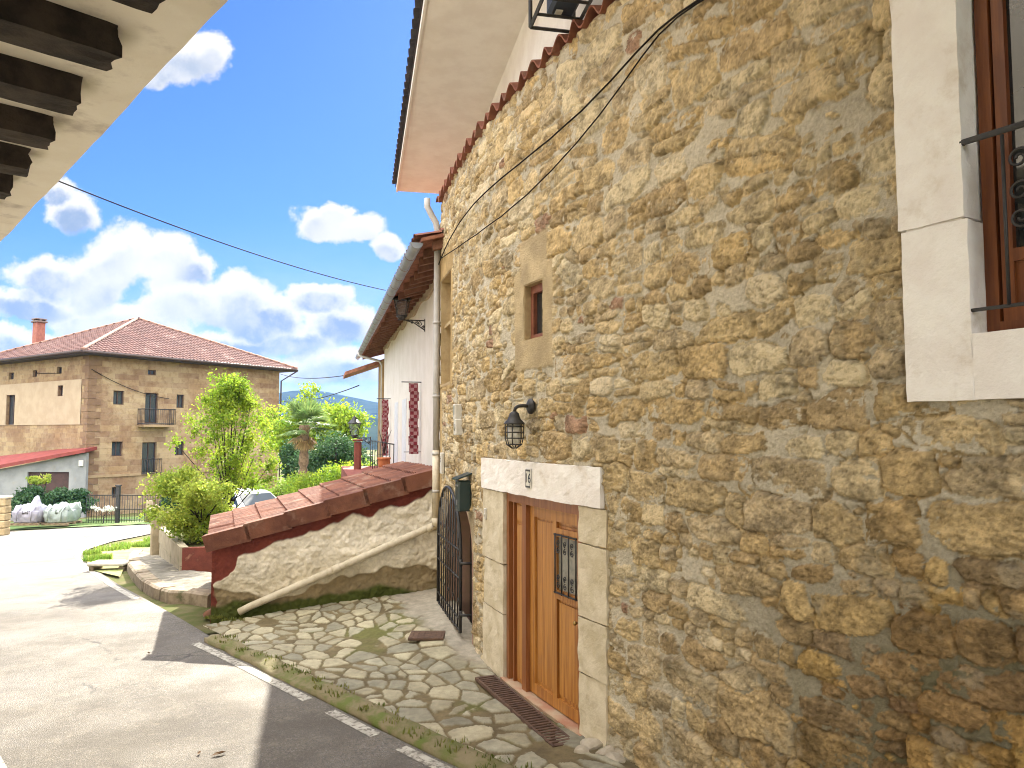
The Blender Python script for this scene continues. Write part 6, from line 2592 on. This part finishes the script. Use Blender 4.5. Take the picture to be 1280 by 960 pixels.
m.prism([cp_(-1.70, -.66, 1.05), cp_(-1.70, .66, 1.05), cp_(-1.48, .60, 1.33), cp_(-1.48, -.60, 1.33)], CX_ * -.035 + Zv * .02)
part(m, 'rear_window', carglass, car)
m = MB()
m.prism([cp_(1.07, -.66, 1.02), cp_(1.07, .66, 1.02), cp_(.50, .60, 1.36), cp_(.50, -.60, 1.36)], CX_ * .02 + Zv * .025)
part(m, 'windscreen', carglass, car)
for x in (-1.28, 1.28):
    for sg in (-1, 1):
        m = MB()
        ax_ = (CX_, Zv, CY_ * sg)
        m.lathe(cp_(x, sg * .66, .31), [(.2, 0), (.31, .02), (.31, .19), (.27, .21), (.2, .20)], 20, ax_)
        wh_ = part(m, 'wheel', tyrem, car)
        m = MB()
        m.lathe(cp_(x, sg * .66, .31), [(.05, .18), (.19, .203), (.19, .19)], 16, ax_)
        subpart(m, 'rim', mat('alloy', (.45, .45, .46), rough=.35, metal=.9), wh_)
for sg in (-1, 1):
    m = MB()
    m.box(cp_(-1.99, sg * .62, .80), (.08, .26, .2), (CX_, CY_, Zv), .02)
    part(m, 'tail_light', mat('red_lens', (.4, .02, .02), rough=.2), car)
    m = MB()
    m.box(cp_(1.86, sg * .60, .70), (.18, .32, .13), (CX_, CY_, Zv), .03)
    part(m, 'headlight', mat('clear_lens', (.6, .62, .64), rough=.1), car)
    m = MB()
    m.box(cp_(.72, sg * .93, 1.02), (.12, .18, .12), (CX_, CY_, Zv), .03)
    part(m, 'wing_mirror', carwhite, car)

# ------------------------------------------------------------------ left house: jettied upper floor over the street
def lh(u, o, z):
    x, y = G(u, o)
    return Vector((x, y, z))


SOF = EYE + 2.2
e1 = Pplane(0, 304, (0, 0, SOF), Vector((0, 0, 1)))
e2 = Pplane(284, 0, (0, 0, SOF), Vector((0, 0, 1)))
print('left eave uo', uo(e1.x, e1.y), uo(e2.x, e2.y))
EO = (uo(e1.x, e1.y)[1] + uo(e2.x, e2.y)[1]) / 2
ed = (Vector(e1.xy) - Vector(e2.xy)).normalized()
edn = Vector((ed.y, -ed.x))            # away from that house


def le(a_, b_, z):
    """a_ along the eave from e2, b_ inward from the edge"""
    p = Vector(e2.xy) + ed * a_ - edn * b_
    return Vector((p.x, p.y, z))


hl2 = thing('jettied_house', 'white house with dark beam ends under its jettied floor on the left', 'house', le(3, 2.2, T(*le(3, 2.2, 0).xy)))
sofm = mat('cream_soffit', (.84, .80, .74), (.79, .74, .67), rough=.9, nscale=2.2, bump=.4, bscale=30, dirt=(.50, .45, .42), dscale=1.8, dlo=.54, dhi=.74)
A0, A1 = -5.0, 16.0
m = MB()


def sf(u, v, w_):
    a_ = A0 + (A1 - A0) * u
    return le(a_, 2.3 * v + .012 * float(fbm(np.array([a_]), np.array([0.]), 1.7, 3, 3)[0]) * (v < .01), SOF + .12 * w_)


m.fbox(sf, (100, 4, 1))
part(m, 'soffit', sofm, hl2)
m = MB()
m.fbox(lambda u, v, w_: le(A0 + (A1 - A0) * u, .002 + .3 * v, SOF + .121 + 2.9 * w_), (1, 1, 1))
part(m, 'upper_wall', nbwhite, hl2)
m = MB()
m.fbox(lambda u, v, w_: le(A0 + (A1 - A0) * u, 2.15 + .3 * v, -1.5 + (SOF + 1.498) * w_), (1, 1, 1))
part(m, 'lower_wall', nbwhite, hl2)
m = MB()
rz_ = SOF + 3.02
m.prism([le(A0 - .3, -.6, rz_), le(A1 + .3, -.6, rz_), le(A1 + .3, 5, rz_ + 1.6), le(A0 - .3, 5, rz_ + 1.6)], (0, 0, .12))
part(m, 'roof', claym, hl2)
m = MB()
for sgn in (A0 + .02, A1 - .32):
    m.fbox(lambda u, v, w_: le(sgn + .3 * v, 2.46 + 5 * u, -1.5 + (rz_ + 1.5) * w_), (1, 1, 1))
part(m, 'gable_wall', nbwhite, hl2)
# beam ends: as seen at px
ends = [(208, 0), (150, 72), (98, 128), (57, 181), (31, 212), (5, 238)]
aa = []
for (px, py) in ends[1:]:
    q = Pplane(px, py, (0, 0, SOF - .12), Vector((0, 0, 1)))
    d_ = Vector(q.xy) - Vector(e2.xy)
    aa.append((d_.dot(ed), -d_.dot(edn)))
print('beam ends', aa)
sp_ = (aa[4][0] - aa[0][0]) / 4
inset = sum(x[1] for x in aa) / len(aa)
for k in range(-4, 14):
    ac = aa[0][0] + sp_ * k
    if ac < A0 + .3 or ac > A1 - .3:
        continue
    m = MB()
    jr = random.Random(100 + k)
    bw_ = .25

    def bf(u, v, w_, ac=ac, jr=jr, k=k):
        a_ = ac + bw_ * (u - .5) * (1 - .08 * (v < .02))
        b_ = inset + .02 * jr.uniform(-1, 1) * (v < .02) + (2.2 - inset) * v
        n1 = .012 * float(fbm(np.array([v * 6 + k * 9]), np.array([u * 2.0 + w_ * 3]), 2.2, 300 + k, 4)[0])
        return le(a_ + n1, b_, SOF + .02 - .19 + .19 * w_ + n1 * (w_ < .5))
    m.fbox(bf, (4, 26, 3))
    bo = part(m, 'beam', oldwood, hl2)
# ------------------------------------------------------------------ overhead wires
def wire(a_, b_, sag, label, r=.012):
    m = MB()
    pts = []
    for i in range(25):
        f_ = i / 24
        p = Vector(a_).lerp(Vector(b_), f_)
        p.z -= sag * 4 * f_ * (1 - f_)
        pts.append(p)
    m.tube(pts, r, 5)
    tag(m.build('overhead_wire', black), label, 'wire', 'overhead wires')


wire(le(5.2, -.01, SOF + .5), nbp(.4, .9, ZE + .02), .12, 'long thin wire crossing the blue sky from left eave to the gutter', .008)
mcorner = mp(FRONT + .05, -.05, ME - .35)
wire(mcorner, nbp(T1 + 2.6, .8, ZE - .55), .25, 'upper wire from the mansion corner to the white house eave', .02)
wire(mp(FRONT + .02, -.05, ME - 2.4), nbp(T1 + 1.6, .75, ZE - 1.05), .3, 'lower wire from the mansion corner to the white house', .02)
wire(mp(-.06, 6.5, ME - .95), mp(.12, -.08, ME - 1.0), .12, 'dark wire along the mansion side wall', .02)
wire(mp(.12, -.08, ME - 1.0), mp(5.2, -.10, ME - 2.6), .3, 'wire drooping across the mansion front to the balcony', .02)

# ------------------------------------------------------------------ hills
rg = np.random.RandomState(3)


def ridge(name, Y, px_prof, depth, mtl, label, base=-20):
    xs_ = np.linspace(px_prof[0][0], px_prof[-1][0], 160)
    py_ = np.interp(xs_, [p[0] for p in px_prof], [p[1] for p in px_prof])
    V_, nv2 = [], 14
    for k in range(nv2):
        f_ = k / (nv2 - 1)
        for x, y in zip(xs_, py_):
            t_ = Py(x, y, Y)
            h_ = base + (t_.z - base) * math.sin(min(1, f_ * 1.0) * math.pi / 2)
            nz = float(fbm(np.array([t_.x / Y * 30]), np.array([f_ * 4.]), 1.5, 9, 4)[0])
            V_.append((t_.x, Y - depth * (1 - f_) + depth * .15 * nz, h_ + (t_.z - base) * .05 * nz * (1 - f_ * .5)))
    # back slope
    for x, y in zip(xs_, py_):
        t_ = Py(x, y, Y)
        V_.append((t_.x, Y + depth * .6, base))
    n_ = len(xs_)
    F_ = [(j * n_ + i, j * n_ + i + 1, (j + 1) * n_ + i + 1, (j + 1) * n_ + i) for j in range(nv2) for i in range(n_ - 1)]
    return tag(link(name, np_mesh(name, V_, F_, True), mtl), label, 'hills', kind='structure')


hillm = mat('hill_forest', (.022, .036, .036), (.034, .05, .045), rough=1.0, nscale=.02, coords='Object', bump=0, spec=0.0)
ridge('mountain', 1400, [(-500, 545), (-200, 520), (0, 540), (200, 520), (330, 505), (360, 494), (385, 489), (410, 490), (440, 496), (480, 505), (560, 500), (700, 520), (900, 540), (1400, 500), (1800, 540)], 500, hillm, 'long blue mountain ridge on the horizon')
ridge('near_hill', 500, [(-600, 560), (0, 545), (300, 548), (400, 536), (440, 526), (470, 522), (600, 530), (900, 545), (1500, 560)], 200, hillm, 'low dark wooded hill below the mountain')

# ------------------------------------------------------------------ haze
hz_m = bpy.data.materials.new('haze_air')
hz_m.use_nodes = True
hn = hz_m.node_tree
hn.nodes.clear()
pv = hn.nodes.new('ShaderNodeVolumePrincipled')
pv.inputs['Color'].default_value = (.20, .42, 1.0, 1)
pv.inputs['Density'].default_value = .00013
pv.inputs['Anisotropy'].default_value = 0.0
ou = hn.nodes.new('ShaderNodeOutputMaterial')
hn.links.new(pv.outputs[0], ou.inputs['Volume'])
m = MB()
m.box((0, 600, 55), (2600, 2400, 190))
hzo = m.build('haze', hz_m)
tag(hzo, 'thin blue haze of the distance', 'haze', kind='stuff')
